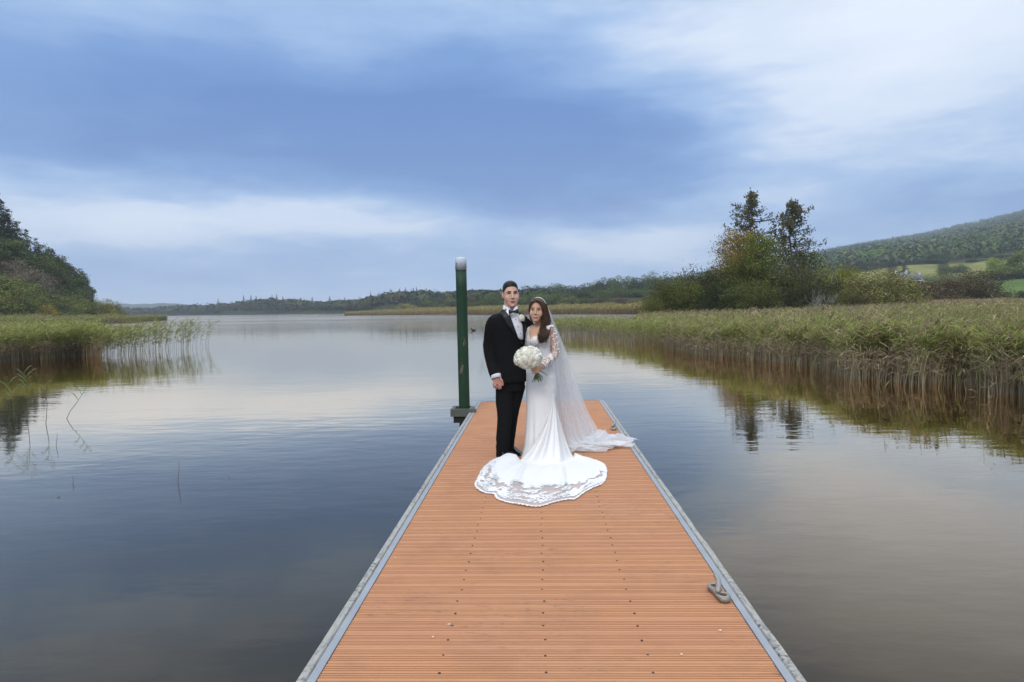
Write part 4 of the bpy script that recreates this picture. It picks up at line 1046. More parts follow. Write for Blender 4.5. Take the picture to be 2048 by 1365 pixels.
def inpoly(x, y, P):
    c = False; j = len(P) - 1
    for i in range(len(P)):
        if (P[i][1] > y) != (P[j][1] > y) and x < (P[j][0] - P[i][0]) * (y - P[i][1]) / (P[j][1] - P[i][1]) + P[i][0]:
            c = not c
        j = i
    return c
def dens(P, step):
    out = []
    for a, b in zip(P, P[1:] + P[:1]):
        n = max(1, int(math.hypot(b[0] - a[0], b[1] - a[1]) / step))
        out += [(a[0] + (b[0] - a[0]) * i / n, a[1] + (b[1] - a[1]) * i / n) for i in range(n)]
    return out
def draped(name, P, tree, origin_fn, mat, parent, base, off=.003, step=1.5, thick=.003, smooth=True):
    """a cloth piece of outline P (2-D) laid on the surface below it; origin_fn maps 2-D to (origin, direction)"""
    B_ = dens(P, step); cx = sum(p[0] for p in B_) / len(B_); cy_ = sum(p[1] for p in B_) / len(B_)
    V = []; n = len(B_); rings = (1.0, .75, .5, .25)
    o_, d_ = origin_fn(cx, cy_); D0 = tree.ray_cast(o_, d_)[3]
    if D0 is None:
        D0 = (tree.find_nearest(o_ + d_ * (GY - .1))[0] - o_).length
    for f in rings + (0.0,):
        for (x, y) in (B_ if f > 0 else [(cx, cy_)]):
            o_, d_ = origin_fn(cx + (x - cx) * f, cy_ + (y - cy_) * f)
            h, nr, _, dist_ = tree.ray_cast(o_, d_)
            if h is None or abs(dist_ - D0) > .25:
                h, nr, _, _ = tree.find_nearest(o_ + d_ * D0)
            V.append(h + nr * off - d_ * off * .5 - base)
    Fc = []
    for k in range(3):
        for i in range(n):
            j = (i + 1) % n; Fc.append((k * n + i, k * n + j, (k + 1) * n + j, (k + 1) * n + i))
    Fc += [(3 * n + i, 3 * n + (i + 1) % n, 4 * n) for i in range(n)]
    o = link(name, pymesh(name, V, Fc, mat, smooth), parent)
    if thick:
        md = o.modifiers.new('t', 'SOLIDIFY'); md.thickness = thick; md.offset = 0; bake(o)
    return o
def cam_rays(x, y):
    return CAM, ray(x, y).normalized()

def skin_mat(name, col, red):
    m, t = new_mat(name); oc = t.add('ShaderNodeTexCoord').outputs['Object']
    n = t.noise(oc, 14.0, 4, .6); n2 = t.noise(oc, 90.0, 3, .6)
    c = t.mix(t.rng(n, .35, .7), col, red)
    p = t.add('ShaderNodeBsdfPrincipled', i={'Base Color': c, 'Roughness': t.rng(n2, .3, .7, .42, .6), 'Specular IOR Level': .35, 'Subsurface Weight': .12, 'Subsurface Radius': (.01, .004, .002), 'Subsurface Scale': .5})
    finish(t, p); return m
m_skin_g = skin_mat('groom_skin', (.67, .42, .315), (.62, .345, .25))
m_skin_h = skin_mat('groom_hand_skin', (.52, .27, .21), (.44, .20, .15))
m_skin_b = skin_mat('bride_skin', (.64, .39, .265), (.59, .33, .215))
m_eye = simple('eye_white', (.62, .60, .58), .25, .03); m_iris = simple('iris', (.055, .034, .022), .15, .1)
m_lash = simple('lashes', (.02, .013, .01), .7); m_brow = simple('brow_hair', (.040, .024, .016), .8)
m_lip_g = simple('groom_lips', (.36, .16, .125), .5); m_lip_b = simple('bride_lips', (.52, .24, .19), .4); m_teeth = simple('teeth', (.62, .57, .50), .3, .03)
def hair_mat(name, a, b):
    m, t = new_mat(name); oc = t.add('ShaderNodeTexCoord').outputs['Object']
    n = t.noise(t.vm('MULTIPLY', oc, (70, 70, 14)), 1.0, 4, .65)
    p = t.add('ShaderNodeBsdfPrincipled', i={'Base Color': t.mix(t.rng(n, .3, .7), a, b), 'Roughness': .45, 'Specular IOR Level': .28}); finish(t, p)
    t.t.links.new(t.add('ShaderNodeBump', i={'Strength': .7, 'Distance': .003, 'Height': n}).outputs[0], p.inputs['Normal']); return m
m_hair_g = hair_mat('short_dark_hair', (.007, .006, .005), (.017, .013, .010))
m_hair_b = hair_mat('long_brown_hair', (.030, .015, .009), (.115, .062, .036))
m_suit = simple('black_wool', (.0085, .0085, .0092), .85, .2, 30.0, spec=.10, bump=.1, bscale=400)
m_satin = simple('black_satin', (.008, .008, .009), .42, .15, 10.0, spec=.30)
m_velvet = simple('black_velvet', (.010, .010, .016), .6, .15, 10.0)
m_shirt = simple('white_shirt', (.78, .79, .83), .7, .03, 10.0)
m_shoe = simple('black_leather', (.008, .008, .008), .16, .1, 10.0, spec=.6)
m_silk = simple('ivory_crepe', (.78, .76, .735), .55, .02, 4.0, sheen=.1, bump=.05, bscale=300)
m_lacew = simple('white_lace', (.82, .81, .79), .7, .03, 20.0)
def sheer(name, col, alpha, var=.0):
    m, t = new_mat(name); oc = t.add('ShaderNodeTexCoord').outputs['Object']
    n = t.noise(oc, 9.0, 3, .6)
    tr = t.add('ShaderNodeBsdfTransparent', (1, 1, 1)); df = t.add('ShaderNodeMixShader', .35, t.add('ShaderNodeBsdfDiffuse', col).outputs[0], t.add('ShaderNodeBsdfTranslucent', col).outputs[0])
    finish(t, t.add('ShaderNodeMixShader', t.rng(n, .3, .7, alpha * (1 - var), alpha * (1 + var)), tr.outputs[0], df.outputs[0])); return m
m_tulle = sheer('sheer_tulle', (.85, .82, .82), .30, .1); m_border = sheer('border_tulle', (.90, .88, .87), .58, .1); m_veil = sheer('veil_tulle', (.91, .91, .91), .56, .06)

def head_shape(mb, T, s=1.0, fem=False):
    """head volumes in head space (faces -Y, centre of skull at the origin) put through the matrix T"""
    sub = MB(); k = s
    jw = .90 if fem else 1.0
    sub.ellipsoid((0, .012 * k, .030 * k), (.0765 * k, .096 * k, .094 * k), 28, 18)
    rows = []
    for z, hw_, yf, yb in ((.035, .0735, -.084, .085), (0.0, .0725, -.085, .075), (-.035, .0705, -.085, .045), (-.065, .0650 * jw, -.086, .02), (-.09, .052 * jw, -.086, 0.0), (-.108, .040 * jw, -.085, -.02), (-.122, .024 * jw, -.079, -.034)):
        ring = []
        for i in range(28):
            th = 2 * math.pi * i / 28; c_, s_ = math.cos(th), math.sin(th)
            y = s_ * (yb - yf) / 2 + (yb + yf) / 2; x = hw_ * math.copysign(abs(c_) ** .85, c_)
            ring.append((x * k, y * k, z * k))
        rows.append(ring)
    V = [p for r_ in rows for p in r_]; F_ = [(i * 28 + j, (i + 1) * 28 + j, (i + 1) * 28 + (j + 1) % 28, i * 28 + (j + 1) % 28) for i in range(6) for j in range(28)]
    F_ += [tuple(range(28)), tuple(reversed(range(6 * 28, 7 * 28)))]; sub.add(V, F_)
    nb = .85 if fem else 1.0
    sub.tube([(0, -.083 * k, .022 * k), (0, -.094 * k, -.005 * k), (0, -.104 * k, -.028 * k), (0, -.096 * k, -.039 * k)], [.009 * k * nb, .0095 * k * nb, .0115 * k * nb, .009 * k * nb], 12)
    for s_ in (-1, 1):
        sub.ellipsoid((s_ * .0115 * k * nb, -.093 * k, -.034 * k), (.0085 * k, .010 * k, .007 * k), 10, 8)
        if not fem:
            sub.ellipsoid((s_ * .028 * k, -.0800 * k, .030 * k), (.027 * k, .009 * k, .008 * k), 12, 8)
        sub.ellipsoid((s_ * .038 * k, -.052 * k, -.034 * k), (.031 * k, .031 * k, .040 * k), 14, 10)
        sub.ellipsoid((s_ * (.079 if not fem else .074) * k, .012 * k, -.004 * k), (.008 * k, .019 * k, .032 * k), 12, 10, Matrix.Rotation(s_ * R(-22), 3, 'Z'))
    sub.ellipsoid((0, -.0855 * k, -.060 * k), (.024 * k, .009 * k, .0065 * k), 12, 8); sub.ellipsoid((0, -.0850 * k, -.073 * k), (.019 * k, .010 * k, .0075 * k), 12, 8)
    sub.ellipsoid((0, -.079 * k, -.108 * k), (.020 * k * jw, .014 * k, .014 * k), 12, 8)
    mb.add([T @ Vector(v) for v in sub.V], sub.F)
def head_details(body, T, base, s, fem):
    """sink the eye sockets, then lay eyes, lashes, brows and lips on the face"""
    Ti = T.inverted(); me = body.data
    for v in me.vertices:
        q = Ti @ (v.co + base)
        if q.y < -.04 * s and abs(q.z) < .06 * s:
            f = sum(math.exp(-((q.x - sx * .031 * s) / (.016 * s)) ** 2 - ((q.z - .010 * s) / (.011 * s)) ** 2) for sx in (-1, 1))
            v.co += (T.to_3x3() @ Vector((0, 1, 0))) * (.0065 * s * f)
            f = math.exp(-(q.x / (.03 * s)) ** 2 - ((q.z + .0665 * s) / (.0028 * s)) ** 2); v.co += (T.to_3x3() @ Vector((0, 1, 0))) * (.003 * s * f)
    me.update()
    tr = bvh_of(body, base); dv = (T.to_3x3() @ Vector((0, 1, 0))).normalized()
    fn = lambda x, z: (T @ Vector((x * s, -.3, z * s)), dv)
    def put(nm, P, mat, off, th=.0012):
        return draped(nm, P, tr, fn, mat, body.parent, base, off, .004, th)
    for sx in (-1, 1):
        E = lambda rx, rz, cz=0.0, up=1.0, dn=1.0: [(sx * .031 + rx * math.cos(a), .010 + cz + rz * math.sin(a) * (up if math.sin(a) > 0 else dn)) for a in [2 * math.pi * i / 18 for i in range(18)]]
        put('eye', E(.0150, .0056 if not fem else .0062), m_eye, .0012)
        put('iris', E(.0060, .0058), m_iris, .0026)
        put('eyelashes', [(sx * (.031 + .0165 * u_), .010 + .0070 * (1 - u_ * u_) ** .5 + q) for u_, q in [(-1, -.001), (-.6, .0), (0, .0), (.6, .0), (1, .0005), (.6, .0032), (0, .0034), (-.6, .0026)]], m_lash, .003)
        put('eyebrow', [(sx * x, z) for x, z in ((.012, .0265), (.022, .0295), (.036, .0315), (.052, .0265), (.050, .0295), (.036, .0365), (.022, .0345), (.012, .0325))] if not fem else [(sx * x, z) for x, z in ((.013, .029), (.024, .0315), (.037, .0335), (.050, .0285), (.037, .0375), (.024, .0360), (.013, .0335))], m_brow, .0022)
    if fem:
        put('lips', [(-.026, -.0610), (-.015, -.0605), (-.005, -.0590), (0, -.0600), (.005, -.0590), (.015, -.0605), (.026, -.0610), (.018, -.0715), (.007, -.0765), (-.007, -.0765), (-.018, -.0715)], m_lip_b, .0015)
        put('teeth', [(-.018, -.0632), (-.009, -.0640), (.009, -.0640), (.018, -.0632), (.010, -.0692), (0, -.0706), (-.010, -.0692)], m_teeth, .0034)
    else:
        put('lips', [(-.024, -.0655), (-.012, -.0615), (0, -.0625), (.012, -.0615), (.024, -.0655), (.014, -.0735), (0, -.0755), (-.014, -.0735)], m_lip_g, .0013)
        put('lip_line', [(-.022, -.0662), (0, -.0660), (.022, -.0662), (0, -.0685)], simple('lip_shadow', (.11, .045, .035), .6), .0026)
    return tr
def hair_cap(body, T, base, s, mask, thick, mat, name='hair', jitter=.003, seed=0):
    """hair grown off the scalp: the scalp faces that the mask selects, lifted and roughened"""
    Ti = T.inverted(); me = body.data; keep = {}; V = []; Fc = []
    co = [(Ti @ (v.co + base)) / s for v in me.vertices]
    for p in me.polygons:
        c = sum((co[i] for i in p.vertices), Vector()) / len(p.vertices)
        if mask(c) > 0:
            f = []
            for i in p.vertices:
                if i not in keep:
                    keep[i] = len(V); q = co[i]; m_ = max(0.0, mask(q))
                    n_ = me.vertices[i].normal
                    lift = thick(q) * min(1.0, .25 + m_ * 30) + jitter * mnoise.noise((q.x * 90 + seed, q.y * 60, q.z * 90))
                    V.append(me.vertices[i].co + n_ * max(.0012, lift))
                f.append(keep[i])
            Fc.append(tuple(f))
    o = link(name, pymesh(name, V, Fc, mat, True), body.parent)
    md = o.modifiers.new('t', 'SOLIDIFY'); md.thickness = .004; md.offset = -1; bake(o)
    return o
def limb(mb, pts, rad, n=16):
    """smooth tapered limb through the given joints"""
    P = [Vector(p) for p in pts]; out, rr = [], []
    for i in range(len(P) - 1):
        p0, p1, p2, p3 = P[max(0, i - 1)], P[i], P[i + 1], P[min(len(P) - 1, i + 2)]
        for k in range(6):
            t_ = k / 6; a = 2 * p1; b = p2 - p0; c = 2 * p0 - 5 * p1 + 4 * p2 - p3; d = -p0 + 3 * p1 - 3 * p2 + p3
            out.append(.5 * (a + b * t_ + c * t_ * t_ + d * t_ ** 3))
            ra, rb = rad[i], rad[i + 1]
            rr.append(tuple(x + (y - x) * t_ for x, y in zip(ra if isinstance(ra, tuple) else (ra, ra), rb if isinstance(rb, tuple) else (rb, rb))))
    out.append(P[-1]); rr.append(rad[-1] if isinstance(rad[-1], tuple) else (rad[-1], rad[-1]))
    mb.tube(out, rr, n)
def loft(mb, rings, n=36, rot=0.0, sq=1.0):
    """rings: (centre, rx, ry) stacked; rot turns the section about Z"""
    V = []; cr, sr = math.cos(rot), math.sin(rot)
    for c, rx, ry in rings:
        for j in range(n):
            th = 2 * math.pi * j / n; x = rx * math.copysign(abs(math.cos(th)) ** sq, math.cos(th)); y = ry * math.copysign(abs(math.sin(th)) ** sq, math.sin(th))
            V.append((c[0] + x * cr - y * sr, c[1] + x * sr + y * cr, c[2]))
    Fc = [(i * n + j, i * n + (j + 1) % n, (i + 1) * n + (j + 1) % n, (i + 1) * n + j) for i in range(len(rings) - 1) for j in range(n)]
    Fc += [tuple(reversed(range(n))), tuple((len(rings) - 1) * n + j for j in range(n))]
    mb.add(V, Fc)
def finger(mb, pts, r0):
    limb(mb, pts, [r0 * 1.05, r0, r0 * .95, r0 * .8][:len(pts)], 10)

# ------------------------------------------------------------------ groom
GB = on_z(1017, 913, 0); GY = GB.y
def G(px, py, dy=0.0):
    return at_y(px, py, GY + dy) - GB
groom = empty('person', GB); tag(groom, 'man in black tuxedo and bow tie standing beside the bride', 'person', None)
gT = Matrix.Translation(at_y(1021.5, 590, GY - .01)) @ Matrix.Rotation(R(13), 4, 'Z') @ Matrix.Rotation(R(-2), 4, 'Y')
GS = 1.01
mb = MB(); head_shape(mb, Matrix.Translation(-GB) @ gT, GS)
TY = R(20)
loft(mb, [(G(1020, 775), .13, .10), (G(1019, 745), .145, .10), (G(1018, 715), .135, .095), (G(1018, 680), .150, .105), (G(1018, 655), .160, .105), (G(1018, 640), .150, .09), (G(1019, 631), .09, .07), (G(1019, 622), .060, .062), (G(1020, 606), .058, .060), (G(1021, 596), .056, .058)], 32, TY)
limb(mb, [G(997, 644), G(985, 668), G(980, 697, .0), G(985, 728, -.05), G(992, 754, -.13)], [.045, .045, .040, .036, .028])
limb(mb, [G(1038, 646, .05), G(1053, 668, .11), G(1064, 700, .19), G(1074, 716, .21), G(1082, 722, .20)], [.042, .042, .040, .035, .028])
mb.ellipsoid(G(1087, 724, .18), (.045, .02, .04), 14, 10)
for k in range(4):
    finger(mb, [G(1091, 717 + 4 * k, .17), G(1095, 716 + 4.4 * k, .15), G(1098, 717 + 4.4 * k, .13)], .009)
finger(mb, [G(1086, 716, .18), G(1088, 709, .17), G(1089, 705, .15)], .010)
limb(mb, [G(1007, 775, -.02), G(1007, 832, -.07), G(1005, 905, -.06)], [.085, .052, .036])
limb(mb, [G(1033, 775, .03), G(1023, 832, .06), G(1017, 898, .08)], [.085, .052, .036])
# right hand hanging at his side, fingers loosely curled
limb(mb, [G(992, 751, -.13), G(993.5, 758, -.14), G(995, 767, -.145)], [(.030, .023), (.043, .021), (.045, .020)])
for k, (dx, L_) in enumerate(((-6.5, .85), (-2.2, 1.0), (2.2, 1.05), (6.0, .95))):
    finger(mb, [G(995 + dx * 1.15, 764, -.15), G(994.5 + dx * 1.2, 764 + 7 * L_, -.165), G(995.5 + dx * 1.1, 764 + 13 * L_, -.15), G(997 + dx * 1.0, 764 + 13.5 * L_, -.12)], .0092)
finger(mb, [G(1000, 756, -.155), G(1004, 762, -.17), G(1005.5, 768, -.172), G(1005.5, 772, -.168)], .0108)
gbody = remesh_obj(mb, 'body', m_skin_g, groom, .0042, 6)
gbody.data.materials.append(m_skin_h)
hidx = [0] * len(gbody.data.polygons)
for p in gbody.data.polygons:
    x_, y_ = proj(p.center + GB)
    if y_ > 700:
        hidx[p.index] = 1
gbody.data.polygons.foreach_set('material_index', hidx)
head_details(gbody, gT, GB, GS, False)
def gm(q):
    # head space in metres/scale: hair above this line
    if abs(q.x) > .074 and abs(q.y - .012) < .026 and q.z < .034:
        return -1
    if q.y < -.052: line = .079 - .012 * (abs(q.x) / .06) ** 2
    elif q.y < -.018: line = .079 + (q.y + .052) / .034 * -.050 - .012
    elif q.y < .030: line = .010
    else: line = .010 - (q.y - .030) * 1.5
    return q.z - line if q.z > -.075 else -1
hair_cap(gbody, gT, GB, GS, gm, lambda q: .003 + .015 * max(0, min(1, (q.z - .055) / .05)) * (1.25 if q.y < -.03 else .9), m_hair_g, 'hair', .0025)
# jacket
mb = MB()
loft(mb, [(G(1020.5, 764), .166, .135), (G(1020, 752), .166, .133), (G(1018.5, 735), .168, .130), (G(1017, 712), .163, .125), (G(1016.5, 692), .163, .122), (G(1016.5, 670), .176, .128), (G(1016.5, 653), .186, .125), (G(1017.5, 643), .192, .112), (G(1018.5, 635.5), .184, .100), (G(1019, 629.5), .140, .086), (G(1019, 625), .092, .082), (G(1019.5, 619), .080, .076)], 44, TY * .8, .88)
limb(mb, [G(1004, 640), G(991, 642.5), G(983.5, 655, .0), G(979.5, 695, .0), G(984.5, 727, -.05), G(991.5, 752, -.13)], [.060, .066, .071, .066, .061, .057], 24)
limb(mb, [G(1046, 645, .05), G(1055, 662, .10), G(1063, 698, .18), G(1072, 714, .21), G(1078, 719, .21)], [.072, .072, .064, .058, .052], 24)
gjacket = remesh_obj(mb, 'jacket', m_suit, groom, .007, 5)
vnoise(gjacket, .007, 5.0, (1, 1, .7)); vnoise(gjacket, .003, 14.0, (1, 1, 1.6), 4)
jt = bvh_of(gjacket, GB)
draped('shirt_front', [(1013, 620), (1016, 625), (1020, 632), (1027, 653), (1034.5, 673), (1038.5, 678.5), (1044.5, 679.5), (1046.8, 675), (1045.5, 653), (1039.5, 634), (1035, 623), (1026, 621)], jt, cam_rays, m_shirt, groom, GB, .003, 1.5, .003)
draped('lapel', [(1008.5, 619), (1000, 628), (1003, 630), (1012, 646), (1023, 661), (1035.5, 677), (1033, 668), (1027.5, 653), (1019, 630), (1013, 620)], jt, cam_rays, m_satin, groom, GB, .008, 1.5, .006)
draped('lapel', [(1035, 623), (1042, 628), (1049.5, 636), (1051, 645), (1050.5, 662), (1046.5, 678), (1046, 668), (1044.5, 652), (1039, 633)], jt, cam_rays, m_satin, groom, GB, .008, 1.5, .006)
draped('jacket_button', [(1043 + 2.3 * math.cos(a), 686 + 2.3 * math.sin(a)) for a in [i * .785 for i in range(8)]], jt, cam_rays, m_satin, groom, GB, .006, 1.0, .006)
for q, (x_, y_) in enumerate(((1031.5, 640), (1035.5, 654), (1040, 668))):
    draped('shirt_stud', [(x_ + .9 * math.cos(a), y_ + .9 * math.sin(a)) for a in [i * .785 for i in range(8)]], jt, cam_rays, m_satin, groom, GB, .006, 1.0, .003)
# collar, bow tie
mb = MB(); rows = []
for f in (0, .5, 1):
    ring = []
    for i in range(29):
        th = R(-70 + 320 * i / 28) + math.pi * .5 - R(90)      # opening at the front
        th = R(-75) + R(330) * i / 28 + R(13)
        c0 = Vector(G(1019.5, 624)) * (1 - f) + Vector(G(1020.5, 611.5)) * f
        r_ = .071 - .004 * f; dz = -.020 * f * max(0, -math.sin(th))
        ring.append((c0.x + r_ * math.cos(th), c0.y + r_ * 1.0 * math.sin(th), c0.z + dz - .012 * max(0, -math.sin(th)) * (1 - f)))
    rows.append(ring)
mb.grid(rows); o = mb.build('collar', m_shirt, groom, True); md = o.modifiers.new('t', 'SOLIDIFY'); md.thickness = .006; md.offset = 0; bake(o)
for pts in ([G(1006.5, 610, -.035), G(1008, 618, -.06), G(1018, 631, -.135), G(1024, 621.5, -.118), G(1016, 615.5, -.085)], [G(1034.5, 612, -.05), G(1035.5, 621, -.075), G(1031, 629, -.125), G(1026, 621.5, -.118), G(1029.5, 615.5, -.085)]):
    mb = MB(); mb.add(pts, [tuple(range(5))]); o = mb.build('collar_point', m_shirt, groom); md = o.modifiers.new('t', 'SOLIDIFY'); md.thickness = .005; md.offset = 0; bake(o)
bt = MB()
c0 = Vector(G(1027, 623.5, -.140)); ax = Vector((math.cos(R(16)), math.sin(R(16)), .06)).normalized(); fw = Vector((math.sin(R(16)), -math.cos(R(16)), 0)); up = Vector((0, 0, 1))
for s_ in (-1, 1):
    sec = []
    for u_, hh, tt in ((.004, .011, .010), (.018, .014, .013), (.034, .022, .012), (.048, .025, .008)):
        c_ = c0 + ax * (s_ * u_)
        sec.append([c_ + up * (hh * math.cos(a)) * (1 if math.cos(a) > 0 else 1) + fw * (tt * math.sin(a)) for a in [2 * math.pi * i / 12 for i in range(12)]])
    V = [p for r_ in sec for p in r_]; F_ = [(i * 12 + j, i * 12 + (j + 1) % 12, (i + 1) * 12 + (j + 1) % 12, (i + 1) * 12 + j) for i in range(3) for j in range(12)] + [tuple(range(12)), tuple(range(36, 48))]
    bt.add(V, F_)
bt.ellipsoid(c0 + fw * .006, (.010, .010, .013), 12, 8)
bt.build('bow_tie', m_velvet, groom, True)
# shirt cuff
mb = MB(); mb.tube([G(990.5, 747, -.118), G(992.8, 757.5, -.140)], [(.053, .044), (.050, .040)], 20, None, False); o = mb.build('shirt_cuff', m_shirt, groom, True); md = o.modifiers.new('t', 'SOLIDIFY'); md.thickness = .004; bake(o)
# trousers
mb = MB()
loft(mb, [(G(1021, 748), .148, .115), (G(1021, 765), .150, .120), (G(1021, 782), .145, .118)], 36, TY * .8)
limb(mb, [G(1009.5, 770, -.02), G(1008.5, 800, -.05), G(1009, 832, -.08), G(1006.5, 870, -.08), G(1006, 902, -.06), G(1006, 912, -.05)], [.095, .086, .074, .070, .069, .070], 24)
limb(mb, [G(1034, 770, .02), G(1028.5, 800, .03), G(1022.5, 832, .05), G(1018, 870, .06), G(1015.5, 895, .05), G(1015, 902, .04)], [.090, .078, .066, .064, .062, .062], 24)
gtr = remesh_obj(mb, 'trousers', m_suit, groom, .007, 4)
vnoise(gtr, .008, 6.0, (1, 1, .8), 3); vnoise(gtr, .003, 15.0, (1, 1, 1.5), 7)
# shoes
def shoe(p0, p1, parent):
    """heel at p0, toe at p1, on the deck"""
    d = (p1 - p0); L_ = d.length; d.normalize(); s_ = Vector((-d.y, d.x, 0)); mb = MB(); rings = []
    for u_, hw_, h in ((-.0, .030, .075), (.06, .036, .085), (.30, .036, .090), (.45, .040, .070), (.62, .046, .050), (.80, .044, .040), (.93, .032, .032), (1.0, .012, .020)):
        c_ = p0 + d * (L_ * u_); ring = []
        for i in range(16):
            a = 2 * math.pi * i / 16; zz = max(0.004, h * .5 + h * .5 * math.sin(a) * 1.15); ring.append(c_ + s_ * (hw_ * math.cos(a)) + Vector((0, 0, zz)))
        rings.append(ring)
    V = [p for r_ in rings for p in r_]; F_ = [(i * 16 + j, i * 16 + (j + 1) % 16, (i + 1) * 16 + (j + 1) % 16, (i + 1) * 16 + j) for i in range(7) for j in range(16)] + [tuple(reversed(range(16))), tuple(range(112, 128))]
    mb.add(V, F_); o = remesh_obj(mb, 'shoe', m_shoe, parent, .006, 2); return o
gz0 = Vector((0, 0, .002 - 0))
f1 = on_z(1004, 917, 0) - GB; shoe(f1 + Vector((-.01, .06, .003)), f1 + Vector((.10, -.17, .003)), groom)
f2 = on_z(1019, 908, 0) - GB; shoe(f2 + Vector((-.02, .05, .003)), on_z(1047.5, 914, 0) - GB + Vector((0, -.01, .003)), groom)

# ------------------------------------------------------------------ flowers
m_rose, t = new_mat('cream_petals')
n_ = t.noise(t.add('ShaderNodeTexCoord').outputs['Object'], 30.0, 3, .6); c_ = t.mix(n_, (.93, .91, .80), t.mix(t.add('ShaderNodeObjectInfo').outputs['Random'], (.96, .95, .90), (.93, .88, .70)))
finish(t, t.add('ShaderNodeMixShader', .22, t.add('ShaderNodeBsdfDiffuse', c_).outputs[0], t.add('ShaderNodeBsdfTranslucent', c_).outputs[0]))
m_x = None; m_roseleaf = simple('rose_leaf', (.05, .09, .03), .6, .3, 30.0); m_rstem = simple('rose_stem', (.07, .12, .035), .55, .3, 30.0)
def rose_mesh(seed):
    g = random.Random(seed); mb = MB()
    mb.ellipsoid((0, 0, .004), (.030, .030, .028), 14, 9)
    # petals lying close on the bud, each ring a little lower and wider, lips rolled outwards
    for layer, (n, R_, v0, v1) in enumerate(((3, .0315, .10, .42), (5, .0350, .20, .66), (5, .0385, .34, .92))):
        for k in range(n):
            a0 = 2 * math.pi * (k + .5 * (layer % 2) + g.uniform(-.12, .12)) / n; w_ = 2 * math.pi / n * 1.25; rows = []
            for i in range(5):
                v_ = i / 4; ph = math.pi * (v1 + (v0 - v1) * v_) * .62; row = []
                for j in range(5):
                    u_ = j / 4 - .5; rr = R_ * math.sin(ph) * (1 + .05 * u_) + .0045 * (v_ == 1) + .0012 * layer; a = a0 + u_ * w_ * (.6 + .4 * math.sin(math.pi * (.25 + .5 * v_)))
                    row.append((rr * math.cos(a), rr * math.sin(a), .004 + R_ * .92 * math.cos(ph) - .006 * (2 * u_) ** 2 * v_ - .0015 * (v_ == 1)))
                rows.append(row)
            mb.grid(rows)
    mb.tube([(.010 * math.cos(t_ * 1.1), .010 * math.sin(t_ * 1.1), .031 + .0005 * t_) for t_ in range(9)], [.003 - .0002 * i for i in range(9)], 5)
    return mb.mesh('rose', m_rose, True)
ROSES = [rose_mesh(i) for i in range(3)]
def aim(o, d, roll=0.0):
    q = Vector(d).to_track_quat('Z', 'Y'); o.rotation_mode = 'QUATERNION'; o.rotation_quaternion = q @ Matrix.Rotation(roll, 3, 'Z').to_quaternion()
def leaf_mesh():
    mb = MB(); rows = []
    for i in range(6):
        v_ = i / 5; w_ = .014 * math.sin(math.pi * min(1, v_ * .95 + .03)) ** .8; rows.append([(-w_, .045 * v_, .004 * v_ + .004), (0, .045 * v_, .004 * v_), (w_, .045 * v_, .004 * v_ + .004)])
    mb.grid(rows); return mb.mesh('leaf', m_roseleaf, True)
LEAF = leaf_mesh()
# buttonhole
bp, bn, _, _ = jt.find_nearest(at_y(1049.5, 634, GY - .11))
bo = empty('buttonhole', bp); tag(bo, 'white rose buttonhole pinned to the black lapel', 'flower')
for i, (dx, dz, sc) in enumerate(((0, .003, .85), (-.018, -.012, .42), (.016, -.016, .40))):
    o = link('rose', ROSES[i % 3], bo); o.location = Vector((dx, -.028 + .01 * (i > 0), dz)); o.scale = (sc,) * 3; aim(o, (dx * 8 + .15, -1, .35 + dz * 6))
for i, (dx, dz, ang) in enumerate(((-.02, .0, 1.1), (-.022, -.012, 1.8), (.016, -.014, -1.9), (.0, -.02, 3.0), (-.012, .012, .6))):
    o = link('leaf', LEAF, bo); o.location = (dx, -.014, dz); o.rotation_euler = (R(75), ang, 0); o.scale = (.8, .8, .8)
mb = MB(); mb.tube([(0, -.012, -.01), (.001, -.012, -.045), (.002, -.010, -.075)], [.004, .0035, .003], 8); mb.build('stem', simple('pin_stem', (.30, .20, .14), .5), bo, True)
# ------------------------------------------------------------------ bride
BB = on_z(1079, 915, 0); BY = BB.y
def Bq(px, py, dy=0.0):
    return at_y(px, py, BY + dy) - BB
bride = empty('person', BB); tag(bride, 'woman in white lace wedding dress with long veil holding a bouquet', 'person')
BS = .872
bT = Matrix.Translation(at_y(1073.5, 621.5, BY - .055)) @ Matrix.Rotation(R(-9), 4, 'Z') @ Matrix.Rotation(R(3), 4, 'Y') @ Matrix.Rotation(R(3), 4, 'X') @ Matrix.Diagonal((1.07, 1.0, 1.0, 1.0))
mb = MB(); head_shape(mb, Matrix.Translation(-BB) @ bT, BS, True)
BYW = R(-22)
loft(mb, [(Bq(1081, 800), .125, .11), (Bq(1082, 770), .142, .125), (Bq(1081.5, 750), .136, .115), (Bq(1079, 728), .116, .095), (Bq(1078.5, 714), .110, .090), (Bq(1079, 697), .116, .097), (Bq(1079, 682, -.01), .124, .112), (Bq(1080, 672, -.005), .124, .104), (Bq(1082, 661), .132, .088), (Bq(1083, 655), .120, .072), (Bq(1082, 650), .075, .056), (Bq(1080, 645, -.01), .047, .047), (Bq(1077.5, 637, -.02), .044, .046), (Bq(1076, 629, -.03), .043, .046)], 36, BYW)
for s_ in (-1, 1):
    c_ = Vector(Bq(1076 + 6.5 * s_, 681, -.085 + .035 * s_)); mb.ellipsoid(c_, (.052, .045, .048), 16, 12)
limb(mb, [Bq(1100, 660, .0), Bq(1105, 672, -.01), Bq(1109, 692, -.02), Bq(1109, 710, -.045), Bq(1096, 722, -.15), Bq(1084, 733, -.24)], [.045, .043, .039, .036, .034, .025])
limb(mb, [Bq(1064, 660, .03), Bq(1057, 680, .09), Bq(1050, 705, .17), Bq(1036, 714, .215), Bq(1020, 716, .21)], [.043, .04, .035, .032, .025])
mb.ellipsoid(Bq(1014, 716, .20), (.04, .014, .032), 14, 10)
